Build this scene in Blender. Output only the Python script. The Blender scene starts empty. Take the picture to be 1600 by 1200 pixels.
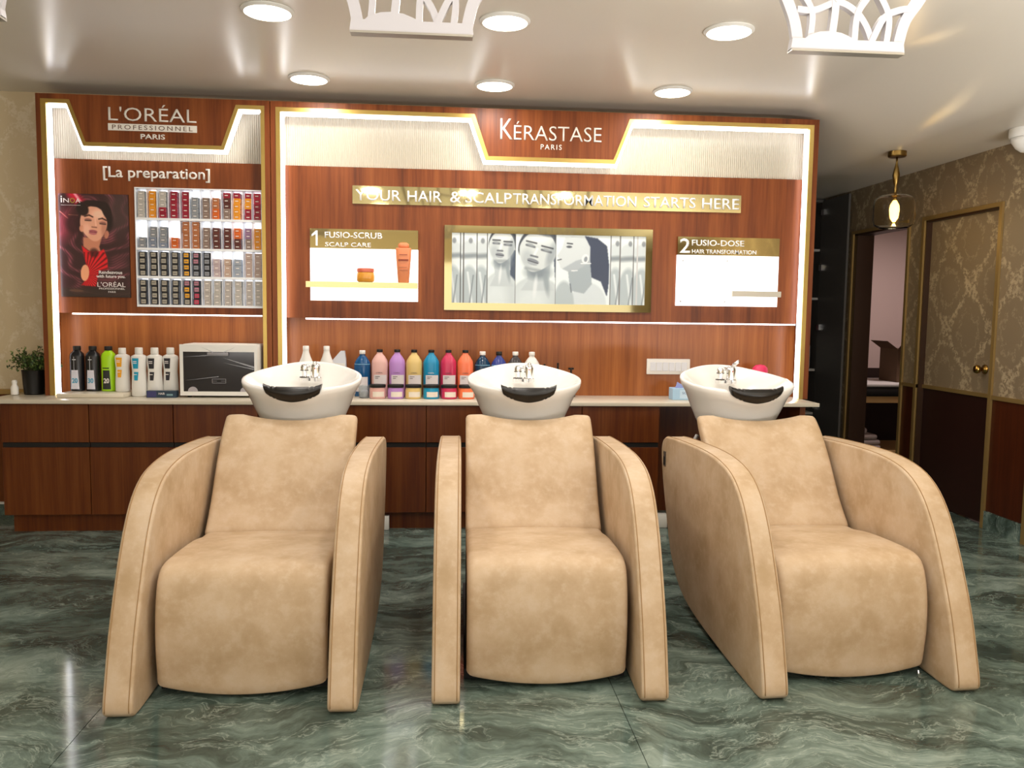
import bpy, bmesh, math, random
import numpy as np
from mathutils import Vector, Matrix
random.seed(7)
SC = bpy.context.scene
COL = SC.collection
PI = math.pi

# ------------------------------------------------------------------ camera, world, exposure, ceiling lights, added fill lamps
def make_camera():
    f, yx, py, roll = 1284.0, 108.0, 109.3, 0.01346
    yaw = math.atan(yx / f); p = math.atan(py / f)
    w = Vector((math.sin(yaw) * math.cos(p), math.cos(yaw) * math.cos(p), -math.sin(p)))
    r = Vector((math.cos(yaw), -math.sin(yaw), 0)); u = r.cross(w)
    c, s = math.cos(roll), math.sin(roll)
    r2 = r * c + u * s; u2 = u * c - r * s
    cam = bpy.data.cameras.new('camera'); o = bpy.data.objects.new('camera', cam); COL.objects.link(o)
    m = Matrix(((r2.x, u2.x, -w.x), (r2.y, u2.y, -w.y), (r2.z, u2.z, -w.z))).to_4x4()
    m.translation = Vector((0, 0, 1.28)); o.matrix_world = m
    cam.sensor_fit = 'HORIZONTAL'; cam.sensor_width = 36.0; cam.lens = f * 36.0 / 1600.0
    cam.clip_start = 0.05
    SC.camera = o
make_camera()
SC.view_settings.view_transform = 'Standard'
SC.view_settings.look = 'None'
SC.view_settings.gamma = 1.0
SC.view_settings.use_curve_mapping = False
SC.view_settings.exposure = 0.26
W = bpy.data.worlds.new('world'); SC.world = W; W.use_nodes = True
W.node_tree.nodes['Background'].inputs[0].default_value = (1, .95, .88, 1)
W.node_tree.nodes['Background'].inputs[1].default_value = 0.05

CEIL = 2.56
SPOTS = [(-.758, 3.71), (.260, 3.71), (1.266, 3.71), (-.746, 4.725), (.277, 4.723), (1.293, 4.72),
         (-.76, 2.69), (.25, 2.69), (1.26, 2.69), (-.76, 1.4), (.25, 1.4), (1.26, 1.4), (-.76, .1), (.25, .1), (1.26, .1)]
SPOT_W = 4.6
def lamp(kind, loc, energy, color, size=.2, rot=(0, 0, 0), size_y=None):
    l = bpy.data.lights.new(kind, 'AREA'); l.energy = energy; l.color = color
    if size_y: l.shape = 'RECTANGLE'; l.size = size; l.size_y = size_y
    else: l.shape = 'DISK'; l.size = size
    o = bpy.data.objects.new(kind, l); o.location = loc; o.rotation_euler = rot; COL.objects.link(o)
    return o
for (x, y) in SPOTS:
    lamp('downlight_beam', (x, y, CEIL - .022), SPOT_W, (1, .95, .89), .18)
lamp('front_fill', (.3, -2.9, 1.12), 46, (1, .98, .98), 5.4, (PI / 2, 0, 0), 1.9)  # added broad fill from behind the camera; the front wall has no window
for ux, ue in ((-2.2, 78), (.3, 36), (2.6, 120)):  # added lamps out of view, aimed up to brighten the ceiling
    lamp('ceiling_fill', (ux, -1.3 if ux < 2 else .9, .85), ue, (1, .965, .93), 1.5, (PI - .12, 0, 0), .6)
lamp('side_room_light', (4.1, 6.6, 2.2), 14, (1, .84, .80), .3)

# ------------------------------------------------------------------ helpers
def lin(h):
    h = h.lstrip('#'); c = [int(h[i:i + 2], 16) / 255 for i in (0, 2, 4)]
    return tuple((v / 12.92 if v <= .04045 else ((v + .055) / 1.055) ** 2.4) for v in c) + (1,)
MATS = {}
def mat(name, color='808080', rough=.5, metal=0, emis=None, estr=0, trans=0, alpha=1, coat=0, spec=.5, ior=1.45):
    if name in MATS: return MATS[name]
    m = bpy.data.materials.new(name); m.use_nodes = True; MATS[name] = m
    b = m.node_tree.nodes['Principled BSDF']
    b.inputs['Base Color'].default_value = lin(color); b.inputs['Roughness'].default_value = rough
    b.inputs['Metallic'].default_value = metal; b.inputs['Transmission Weight'].default_value = trans
    b.inputs['Alpha'].default_value = alpha; b.inputs['Coat Weight'].default_value = coat
    b.inputs['Specular IOR Level'].default_value = spec; b.inputs['IOR'].default_value = ior
    if emis: b.inputs['Emission Color'].default_value = lin(emis); b.inputs['Emission Strength'].default_value = estr
    return m
def nt(m):
    return m.node_tree, m.node_tree.nodes, m.node_tree.links, m.node_tree.nodes['Principled BSDF']
def noise(n, l, src, scale, detail=4, rough=.55, vec=None, dist=0):
    mp = n.new('ShaderNodeMapping'); mp.inputs['Scale'].default_value = vec or (1, 1, 1)
    l.new(src, mp.inputs[0]); t = n.new('ShaderNodeTexNoise'); t.inputs['Scale'].default_value = scale
    t.inputs['Detail'].default_value = detail; t.inputs['Roughness'].default_value = rough; t.inputs['Distortion'].default_value = dist
    l.new(mp.outputs[0], t.inputs['Vector']); return t.outputs['Fac']
def ramp(n, l, src, stops):
    r = n.new('ShaderNodeValToRGB'); e = r.color_ramp.elements
    while len(e) < len(stops): e.new(.5)
    for k, (p, c) in enumerate(stops):
        e[k].position = p; e[k].color = lin(c) if isinstance(c, str) else (c, c, c, 1)
    l.new(src, r.inputs[0]); return r.outputs[0]
def mathn(n, l, op, a, b=None, c=None):
    m = n.new('ShaderNodeMath'); m.operation = op
    for i, v in enumerate((a, b, c)):
        if v is None: continue
        if isinstance(v, (int, float)): m.inputs[i].default_value = v
        else: l.new(v, m.inputs[i])
    return m.outputs[0]
def mixc(n, l, fac, a, b, mode='MIX'):
    m = n.new('ShaderNodeMix'); m.data_type = 'RGBA'; m.blend_type = mode
    ins = [i for i in m.inputs if i.type == 'RGBA']
    if isinstance(fac, (int, float)): m.inputs[0].default_value = fac
    else: l.new(fac, m.inputs[0])
    for s, v in zip(ins, (a, b)):
        if isinstance(v, str): s.default_value = lin(v)
        else: l.new(v, s)
    return [o for o in m.outputs if o.type == 'RGBA'][0]
def bump(n, l, b, h, strength=.2, dist=.01):
    bp = n.new('ShaderNodeBump'); bp.inputs['Strength'].default_value = strength; bp.inputs['Distance'].default_value = dist
    l.new(h, bp.inputs['Height']); l.new(bp.outputs[0], b.inputs['Normal'])
def geo(n): return n.new('ShaderNodeNewGeometry').outputs['Position']
def objc(n): return n.new('ShaderNodeTexCoord').outputs['Object']

def wood_mat(name, c0, c1, c2, rough=.32, seed=0.):
    m = mat(name, c1, rough, spec=.35); t, n, l, b = nt(m)
    ad = n.new('ShaderNodeVectorMath'); ad.inputs[1].default_value = (seed, seed, seed); l.new(geo(n), ad.inputs[0])
    f1 = noise(n, l, ad.outputs[0], 6, 4, .6, (3, 3, .12)); f2 = noise(n, l, ad.outputs[0], 40, 3, .6, (3, 3, .10))
    f = mathn(n, l, 'ADD', mathn(n, l, 'MULTIPLY', f1, .7), mathn(n, l, 'MULTIPLY', f2, .3))
    l.new(ramp(n, l, f, [(.32, c0), (.5, c1), (.68, c2)]), b.inputs['Base Color'])
    return m
WOOD = wood_mat('walnut_laminate', '5a2a0e', '7c3e18', '905023', .42)
WOODL = wood_mat('niche_laminate', '7a421e', '95572a', 'a96836', seed=3.)
WOODD = wood_mat('cabinet_laminate', '4c1e0b', '62300f', '74401a', .36, seed=7.)
WAINS = wood_mat('wainscot_laminate', '331509', '431d0d', '50240f', .35, seed=5.)
JAMB = mat('dark_brown_jamb', '35200f', .45)

def leather():
    m = mat('tan_leatherette', 'c4a47a', .5, spec=.4); t, n, l, b = nt(m)
    f = noise(n, l, objc(n), 7, 6, .62); g = noise(n, l, objc(n), 28, 4, .6)
    c = ramp(n, l, f, [(.30, 'ae9370'), (.48, 'bca283'), (.56, 'c2a98b'), (.72, 'c8b298')])
    c2 = mixc(n, l, mathn(n, l, 'MULTIPLY', ramp(n, l, g, [(.52, 0.), (.75, 1.)]), .35), c, 'cbb7a0')
    l.new(c2, b.inputs['Base Color']); bump(n, l, b, noise(n, l, objc(n), 260, 2, .5), .08, .002)
    return m
LEATHER = leather()
SEAM = mat('brown_seam', 'a07e54', .6)

def marble():
    m = mat('green_marble', '2e3a32', .1, coat=0, spec=.5); t, n, l, b = nt(m)
    P = geo(n)
    w = n.new('ShaderNodeTexNoise'); w.inputs['Scale'].default_value = 1.6; w.inputs['Detail'].default_value = 4; l.new(P, w.inputs['Vector'])
    sc = n.new('ShaderNodeVectorMath'); sc.operation = 'SCALE'; sc.inputs['Scale'].default_value = .75; l.new(w.outputs['Color'], sc.inputs[0])
    ad = n.new('ShaderNodeVectorMath'); l.new(P, ad.inputs[0]); l.new(sc.outputs[0], ad.inputs[1]); Q = ad.outputs[0]
    base = ramp(n, l, noise(n, l, Q, 3.0, 9, .70, (.45, 1.6, 1)), [(.30, '1c2521'), (.44, '414f48'), (.54, '62736b'), (.70, '92a298')])
    def vein(scale, wid, vec):
        f = noise(n, l, Q, scale, 7, .62, vec)
        a = mathn(n, l, 'ABSOLUTE', mathn(n, l, 'SUBTRACT', f, .5))
        return ramp(n, l, a, [(0., 1.), (wid, 0.)])
    v1 = mathn(n, l, 'MULTIPLY', vein(2.6, .010, (.42, 1.9, 1)), .34)
    v2 = mathn(n, l, 'MULTIPLY', vein(8., .018, (.45, 1.8, 1)), .36)
    msk = ramp(n, l, noise(n, l, P, 1.3, 3), [(.42, 0.), (.62, 1.)])
    v = mathn(n, l, 'MINIMUM', mathn(n, l, 'ADD', v1, mathn(n, l, 'MULTIPLY', v2, msk)), 1.)
    l.new(mixc(n, l, v, base, 'b4c2b6'), b.inputs['Base Color'])
    return m
MARBLE = marble()

def wallpaper(name, base, light, axis):
    m = mat(name, base, .55); t, n, l, b = nt(m)
    sp = n.new('ShaderNodeSeparateXYZ'); P = geo(n); l.new(P, sp.inputs[0])
    u = sp.outputs[axis]; v = sp.outputs['Z']
    wob = noise(n, l, P, 17, 4, .65)
    cu = mathn(n, l, 'COSINE', mathn(n, l, 'MULTIPLY', u, 2 * PI / .46))
    cv = mathn(n, l, 'COSINE', mathn(n, l, 'MULTIPLY', v, 2 * PI / .60))
    s = mathn(n, l, 'ADD', mathn(n, l, 'ADD', cu, cv), mathn(n, l, 'MULTIPLY', mathn(n, l, 'SUBTRACT', wob, .5), 2.3))
    lat = ramp(n, l, mathn(n, l, 'ABSOLUTE', s), [(.10, .9), (.40, 0.)])
    ringv = ramp(n, l, mathn(n, l, 'ABSOLUTE', mathn(n, l, 'SUBTRACT', mathn(n, l, 'ABSOLUTE', s), 1.25)), [(.05, .38), (.22, 0.)])
    br = ramp(n, l, noise(n, l, P, 38, 3, .7), [(.44, 0.), (.52, 1.)])
    f = mathn(n, l, 'MULTIPLY', mathn(n, l, 'MAXIMUM', lat, ringv), br)
    l.new(mixc(n, l, f, base, light), b.inputs['Base Color'])
    return m
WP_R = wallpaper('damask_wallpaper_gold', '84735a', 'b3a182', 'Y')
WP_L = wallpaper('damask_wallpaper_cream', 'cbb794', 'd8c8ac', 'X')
WP_P = mat('pinkish_wallpaper', 'c9b3ad', .7)

CEILM = mat('cream_gloss_paint', 'dcd5c8', .25, spec=.45)
WHITE = mat('white_paint', 'e8e6e0', .45)
WPLAS = mat('white_plastic', 'e9e7e1', .35)
CREAM = mat('cream_fluted', 'cbc4b2', .5)
GOLD = mat('brushed_gold', 'b59a58', .34, 1)
GOLDT = mat('gold_trim_paint', 'a08450', .4, .5)
GMIRR = mat('gold_mirror', 'b2a578', .05, 1)
CHROME = mat('chrome', 'e6e6e6', .16, 1)
PORC = mat('porcelain', 'ebe8e2', .12, coat=.3)
BLACK = mat('black_rubber', '17130f', .32)
BLKM = mat('black_matt', '14110f', .6)
STONE = mat('cream_quartz', 'd8cfbc', .25)
LED = mat('led_white', 'ffffff', .5, emis='f4f6ff', estr=6.5)
LAMPM = mat('lamp_diffuser', 'ffffff', .5, emis='fff0dc', estr=9)
LIGHTBOX = mat('lightbox_white', 'ffffff', .5, emis='ffffff', estr=1.35)
SHELFGLOW = mat('backlit_acrylic', 'ffffff', .5, emis='f3f6ff', estr=1.3)
LETTER = mat('white_letter', 'f2ece2', .4)
LETTERL = mat('white_letter_lit', 'ffffff', .4)

def link(name, me, m=None, parent=None, loc=None):
    o = bpy.data.objects.new(name, me); COL.objects.link(o)
    if m and not me.materials:
        for k in (m if isinstance(m, (list, tuple)) else [m]): me.materials.append(k)
    if parent: o.parent = parent
    if loc: o.location = loc
    return o
def fin(bm, name, m, parent=None, smooth=False, loc=None, flat_angle=None):
    bmesh.ops.recalc_face_normals(bm, faces=bm.faces)
    me = bpy.data.meshes.new(name); bm.to_mesh(me); bm.free()
    if smooth:
        me.shade_smooth()
        if flat_angle: me.set_sharp_from_angle(angle=flat_angle)
    return link(name, me, m, parent, loc)
def empty(name, loc=(0, 0, 0), rz=0):
    o = bpy.data.objects.new(name, None); o.location = loc; o.rotation_euler = (0, 0, rz); o.empty_display_size = .1
    COL.objects.link(o); return o
def tag(o, label=None, cat=None, group=None, kind=None):
    if label: o['label'] = label
    if cat: o['category'] = cat
    if group: o['group'] = group
    if kind: o['kind'] = kind
    return o
def abox(bm, x0, x1, y0, y1, z0, z1, bev=0, seg=2):
    r = bmesh.ops.create_cube(bm, size=1); vs = r['verts']
    for v in vs:
        v.co = Vector(((x0 + x1) / 2 + v.co.x * (x1 - x0), (y0 + y1) / 2 + v.co.y * (y1 - y0), (z0 + z1) / 2 + v.co.z * (z1 - z0)))
    if bev:
        es = list({e for v in vs for e in v.link_edges})
        bmesh.ops.bevel(bm, geom=es, offset=bev, segments=seg, profile=.5, affect='EDGES')
def box(name, x0, x1, y0, y1, z0, z1, m, parent=None, bev=0, seg=2):
    bm = bmesh.new(); abox(bm, x0, x1, y0, y1, z0, z1, bev, seg)
    return fin(bm, name, m, parent, smooth=bev > 0, flat_angle=.6)
def prism(bm, pts, y0, y1):
    """polygon of (x,z) extruded along Y"""
    a = [bm.verts.new((x, y0, z)) for x, z in pts]; b = [bm.verts.new((x, y1, z)) for x, z in pts]
    bm.faces.new(a); bm.faces.new(b[::-1]); n = len(pts)
    for i in range(n): bm.faces.new((a[i], b[i], b[(i + 1) % n], a[(i + 1) % n]))
def band(bm, P, Q, y0, y1):
    """strip between two open (x,z) paths, extruded along Y"""
    for i in range(len(P) - 1): prism(bm, [P[i], P[i + 1], Q[i + 1], Q[i]], y0, y1)
def lathe(bm, prof, seg=24, sx=1, sy=1, ox=0, oy=0, oz=0, cap=True, nexp=2.0):
    rings = []
    for r, z in prof:
        ring = []
        for k in range(seg):
            a = 2 * PI * k / seg; c, s = math.cos(a), math.sin(a)
            if nexp != 2: c = math.copysign(abs(c) ** (2 / nexp), c); s = math.copysign(abs(s) ** (2 / nexp), s)
            ring.append(bm.verts.new((ox + r * sx * c, oy + r * sy * s, oz + z)))
        rings.append(ring)
    for a, b in zip(rings, rings[1:]):
        for k in range(seg): bm.faces.new((a[k], a[(k + 1) % seg], b[(k + 1) % seg], b[k]))
    if cap: bm.faces.new(rings[0][::-1]); bm.faces.new(rings[-1])
def tube(bm, pts, r, seg=8, cap=True):
    P = [Vector(p) for p in pts]; R = r if isinstance(r, (list, tuple)) else [r] * len(P)
    t0 = (P[1] - P[0]).normalized(); nrm = t0.orthogonal().normalized(); rings = []
    for i, p in enumerate(P):
        t = (P[min(i + 1, len(P) - 1)] - P[max(i - 1, 0)]).normalized()
        nrm = (nrm - t * nrm.dot(t)).normalized(); bn = t.cross(nrm)
        rings.append([bm.verts.new(p + (nrm * math.cos(2 * PI * k / seg) + bn * math.sin(2 * PI * k / seg)) * R[i]) for k in range(seg)])
    for a, b in zip(rings, rings[1:]):
        for k in range(seg): bm.faces.new((a[k], a[(k + 1) % seg], b[(k + 1) % seg], b[k]))
    if cap: bm.faces.new(rings[0][::-1]); bm.faces.new(rings[-1])
def text(s, x0, x1, z0, z1, y, m, parent=None, name='lettering', depth=.004, bold=0., space=1., base=None):
    """text mesh facing -Y whose bounding box is fitted to x0..x1, z0..z1"""
    c = bpy.data.curves.new('txt', 'FONT'); c.body = s; c.size = 1; c.offset = bold; c.space_character = space; c.resolution_u = 3
    o = bpy.data.objects.new('txt', c); COL.objects.link(o)
    dg = bpy.context.evaluated_depsgraph_get(); me0 = bpy.data.meshes.new_from_object(o.evaluated_get(dg))
    bpy.data.objects.remove(o)
    bm = bmesh.new(); bm.from_mesh(me0); bpy.data.meshes.remove(me0)
    r = bmesh.ops.extrude_face_region(bm, geom=bm.faces[:])
    top = {v for v in r['geom'] if isinstance(v, bmesh.types.BMVert)}
    xs = [v.co.x for v in bm.verts]; ys = [v.co.y for v in bm.verts]
    a, b, cc, d = min(xs), max(xs), min(ys), max(ys)
    for v in bm.verts:
        f = depth if v in top else 0.
        v.co = Vector((x0 + (v.co.x - a) / (b - a) * (x1 - x0), y - f, z0 + (v.co.y - cc) / (d - cc) * (z1 - z0)))
    return fin(bm, name, m, parent)
def copytree(o, parent=None):
    c = o.copy(); COL.objects.link(c)
    if parent: c.parent = parent
    for ch in list(o.children): copytree(ch, c)
    return c
def painted(name, x0, x1, z0, z1, y, nx, nz, func, parent, rough=.35, emit=0.):
    """flat print: grid with a colour attribute computed by func(u, v) -> (r,g,b) sRGB 0..1"""
    u = np.linspace(0, 1, nx); v = np.linspace(0, 1, nz); U, V = np.meshgrid(u, v)
    rgb = np.clip(func(U, V), 0, 1)
    L = np.where(rgb <= .04045, rgb / 12.92, ((rgb + .055) / 1.055) ** 2.4)
    co = np.stack([x0 + U * (x1 - x0), np.full_like(U, y), z1 - V * (z1 - z0)], -1).reshape(-1, 3)
    idx = np.arange(nx * nz).reshape(nz, nx)
    F = np.stack([idx[:-1, :-1], idx[1:, :-1], idx[1:, 1:], idx[:-1, 1:]], -1).reshape(-1, 4)
    me = bpy.data.meshes.new(name); me.from_pydata(co.tolist(), [], F.tolist())
    at = me.color_attributes.new('print', 'FLOAT_COLOR', 'POINT')
    at.data.foreach_set('color', np.concatenate([L.reshape(-1, 3), np.ones((nx * nz, 1))], 1).astype(np.float32).ravel())
    m = mat('print_' + name + str(len(MATS)), 'ffffff', rough); t, n, l, b = nt(m)
    a = n.new('ShaderNodeAttribute'); a.attribute_name = 'print'; l.new(a.outputs['Color'], b.inputs['Base Color'])
    if emit: l.new(a.outputs['Color'], b.inputs['Emission Color']); b.inputs['Emission Strength'].default_value = emit
    return link(name, me, m, parent)

# ------------------------------------------------------------------ floor
fl = tag(box('floor', -4.4, 5.4, -3.0, 8.6, -.06, -.006, mat('grout', '1d221e', .6)), kind='structure')
tmesh = {}
ty = [2.73 + .84 * k for k in range(-7, 7)]
for j, y0 in enumerate(ty):
    for i in range(-3, 4):
        x0 = .59 + 1.68 * i + (0 if j % 2 else .0)
        xa, xb = max(x0, -4.4), min(x0 + 1.68, 5.4)
        ya, yb = max(y0, -3.0), min(y0 + .84, 8.6)
        if xb - xa < .05 or yb - ya < .05: continue
        g = .0012
        box('tile', xa + g, xb - g, ya + g, yb - g, -.006, 0, MARBLE, fl)

# ------------------------------------------------------------------ ceiling (flat, dropping beside the right wall)
def ceiling():
    xs = [-4.4, 2.15]; zs = [CEIL, CEIL]
    for k in range(1, 13):
        t = k / 12; xs.append(2.15 + .65 * t); zs.append(CEIL - (CEIL - 2.325) * (3 * t * t - 2 * t ** 3))
    xs.append(5.4); zs.append(2.325)
    bm = bmesh.new()
    prism(bm, list(zip(xs, zs)) + [(5.4, 2.8), (-4.4, 2.8)], -3.0, 8.6)
    return tag(fin(bm, 'ceiling', CEILM, smooth=True, flat_angle=.5), kind='structure')
ceiling()

# ------------------------------------------------------------------ walls
def wall(name, x0, x1, y0, y1, z0, z1, m): return tag(box(name, x0, x1, y0, y1, z0, z1, m), kind='structure')
wb = wall('wall_back', -4.4, 2.325, 5.25, 5.37, .78, 2.62, WP_L)
box('wainscot', -4.4, 2.32, 5.245, 5.36, .0, .78, WOODD, wb)
box('dado_rail', -4.4, -2.40, 5.225, 5.25, .752, .782, GOLDT, wb)
box('skirting', -4.4, -2.40, 5.23, 5.245, 0, .07, MARBLE, wb)
box('skirting_line', -4.4, -2.40, 5.228, 5.245, .07, .082, WHITE, wb)
wall('wall_left', -4.5, -4.4, -3.0, 5.37, 0, 2.7, WP_L)
wall('wall_front', -4.4, 3.34, -3.1, -3.0, 0, 2.7, mat('cream_wall', 'd8cab0', .6))
wall('wall_corridor', 2.225, 2.325, 5.37, 7.6, 0, 2.6, mat('dark_wall', '5a5048', .6))
XR = 3.34; TK = .12; DT = 1.965
wr = tag(empty('wall_right', (0, 0, 0)), kind='structure')
def rseg(y0, y1, z0, z1, m, nm='panel', dx=0): return box(nm, XR + dx, XR + TK, y0, y1, z0, z1, m, wr)
C0Y, C1Y, O0Y, O1Y = 4.755, 5.53, 5.74, 6.53
rseg(-3.0, C0Y, .825, 2.45, WP_R, 'wallpaper'); rseg(-3.0, C0Y, .11, .80, WAINS, 'wainscot')
rseg(C0Y, C1Y, DT, 2.45, WP_R, 'wallpaper'); rseg(C1Y, O0Y, .825, 2.45, WP_R, 'wallpaper'); rseg(C1Y, O0Y, .0, .80, WAINS, 'wainscot')
rseg(O0Y, O1Y, DT, 2.45, WP_R, 'wallpaper'); rseg(O1Y, 7.6, 0, 2.45, WP_R, 'wallpaper')
for a, b in ((-3.0, C0Y), (C1Y, O0Y)): rseg(a, b, .80, .825, GOLDT, 'dado_rail', -.012)
rseg(4.385, C0Y - .012, 0, .11, MARBLE, 'skirting', -.012); rseg(-3.0, 4.32, 0, .11, MARBLE, 'skirting', -.012)
box('corner_trim', XR - .02, XR, 4.32, 4.385, 0, .80, GOLDT, wr)
# door_1: closed wallpapered door, slightly recessed
d1 = tag(empty('door_1', (XR, C0Y, 0)), kind='structure')
def dpart(nm, x0, x1, y0, y1, z0, z1, m, par, o): return box(nm, x0 - o[0], x1 - o[0], y0 - o[1], y1 - o[1], z0, z1, m, par)
o = (XR, C0Y)
dpart('upper_panel', XR + .04, XR + .08, C0Y + .012, C1Y - .012, .825, DT - .012, WP_R, d1, o)
dpart('lower_panel', XR + .04, XR + .08, C0Y + .012, C1Y - .012, .012, .80, mat('dark_door_laminate', '2c1610', .4), d1, o)
dpart('dado_rail', XR + .028, XR + .08, C0Y + .012, C1Y - .012, .80, .825, GOLDT, d1, o)
dpart('jamb', XR + .0, XR + TK, C0Y, C0Y + .012, 0, DT, JAMB, d1, o)
dpart('jamb', XR + .0, XR + TK, C1Y - .012, C1Y, 0, DT, JAMB, d1, o)
dpart('jamb', XR + .0, XR + TK, C0Y, C1Y, DT - .012, DT, JAMB, d1, o)
dpart('architrave', XR - .014, XR, C0Y - .028, C0Y, 0, DT + .026, GOLDT, d1, o)
dpart('architrave', XR - .014, XR, C1Y, C1Y + .028, 0, DT + .026, GOLDT, d1, o)
dpart('architrave', XR - .014, XR, C0Y, C1Y, DT, DT + .026, GOLDT, d1, o)
bm = bmesh.new(); lathe(bm, [(.030, 0), (.030, .006), (.012, .010), (.011, .030), (.024, .042), (.028, .055), (.022, .068), (.006, .073)], 20)
bmesh.ops.rotate(bm, verts=bm.verts, cent=(0, 0, 0), matrix=Matrix.Rotation(-PI / 2, 3, 'Y'))
kb = fin(bm, 'knob', mat('brass', 'b58e4a', .15, 1), d1, True, loc=(.04, .115, .975))
# door_2: open doorway to the side room
d2 = tag(empty('door_2', (XR, O0Y, 0)), kind='structure'); o = (XR, O0Y)
dpart('jamb', XR, XR + TK, O0Y, O0Y + .014, 0, DT, JAMB, d2, o)
dpart('jamb', XR, XR + TK + .02, O1Y - .05, O1Y, 0, DT, JAMB, d2, o)
dpart('jamb', XR, XR + TK, O0Y, O1Y, DT - .014, DT, JAMB, d2, o)
dpart('architrave', XR - .014, XR, O0Y - .026, O0Y, 0, DT + .024, GOLDT, d2, o)
dpart('architrave', XR - .014, XR, O1Y, O1Y + .026, 0, DT + .024, GOLDT, d2, o)
dpart('architrave', XR - .014, XR, O0Y, O1Y, DT, DT + .024, GOLDT, d2, o)
# side room shell
wall('wall_side_room', XR + TK, 5.3, 7.75, 7.85, 0, 2.5, WP_P)
wall('wall_side_room_right', 5.3, 5.4, 4.6, 7.85, 0, 2.5, WP_P)
wall('wall_side_room_near', XR + TK, 5.3, 4.5, 4.6, 0, 2.5, WP_P)
tag(box('trim_1', XR + TK, 5.3, 7.73, 7.75, 0, .80, mat('dark_dado', '2a1a14', .5)), kind='structure')

# ------------------------------------------------------------------ corridor cupboard
def cupboard():
    t = tag(empty('cupboard', (2.85, 7.05, 0)), 'dark grey tall cupboard with open shelves at the corridor end', 'cupboard')
    G = mat('dark_grey_laminate', '4a4744', .5); GI = mat('dark_inside', '3a3230', .6); SH = mat('pale_shelf', 'a8a49e', .5)
    def b(nm, x0, x1, y0, y1, z0, z1, m, p=t): return box(nm, x0 - 2.85, x1 - 2.85, y0 - 7.05, y1 - 7.05, z0, z1, m, p)
    b('side_panel', 2.345, 2.37, 7.05, 7.5, 0, 2.315, G); b('side_panel', 3.30, 3.325, 7.05, 7.5, 0, 2.315, G)
    b('top_panel', 2.37, 3.30, 7.05, 7.5, 2.29, 2.315, G); b('back_panel', 2.37, 3.30, 7.48, 7.5, .0, 2.29, GI)
    for z in (.44, .83, 1.46, 1.885): b('shelf', 2.37, 3.298, 7.06, 7.48, z - .02, z, SH)
    b('bottom_panel', 2.37, 3.30, 7.05, 7.48, .0, .08, G)
    d = b('door', 3.300, 3.318, 6.58, 7.045, .02, 2.30, mat('grey_door_laminate', '565350', .45))
    for z in (2.2, 1.72, 1.2, .5): box('hinge', 3.285 - 2.85, 3.3 - 2.85, -.06, -.008, z - .025, z + .025, CHROME, d)
cupboard()
tag(box('storage_box', 3.02, 3.27, 7.1, 7.4, .832, 1.04, mat('pale_grey_box', '9c9a98', .6), bev=.008), 'pale grey storage box on the cupboard shelf level with the counter top', 'box')
bb = tag(box('carton', 3.05, 3.26, 7.12, 7.3, 1.042, 1.13, mat('white_carton', 'b8b4b0', .6), bev=.004), 'small white carton stacked on the grey storage box in the cupboard', 'box')
box('lid_strip', 3.10, 3.17, 7.115, 7.12, 1.06, 1.10, mat('pink_mark', '9a5a5a', .6), bb)
bm = bmesh.new(); lathe(bm, [(.03, 0), (.032, .05), (.02, .07), (.018, .09)], 14)
tag(fin(bm, 'small_bottle', mat('maroon_glass', '4a2a30', .3), None, True, loc=(3.2, 7.2, 1.132)), 'small maroon bottle standing on the white carton in the cupboard', 'bottle')

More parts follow.
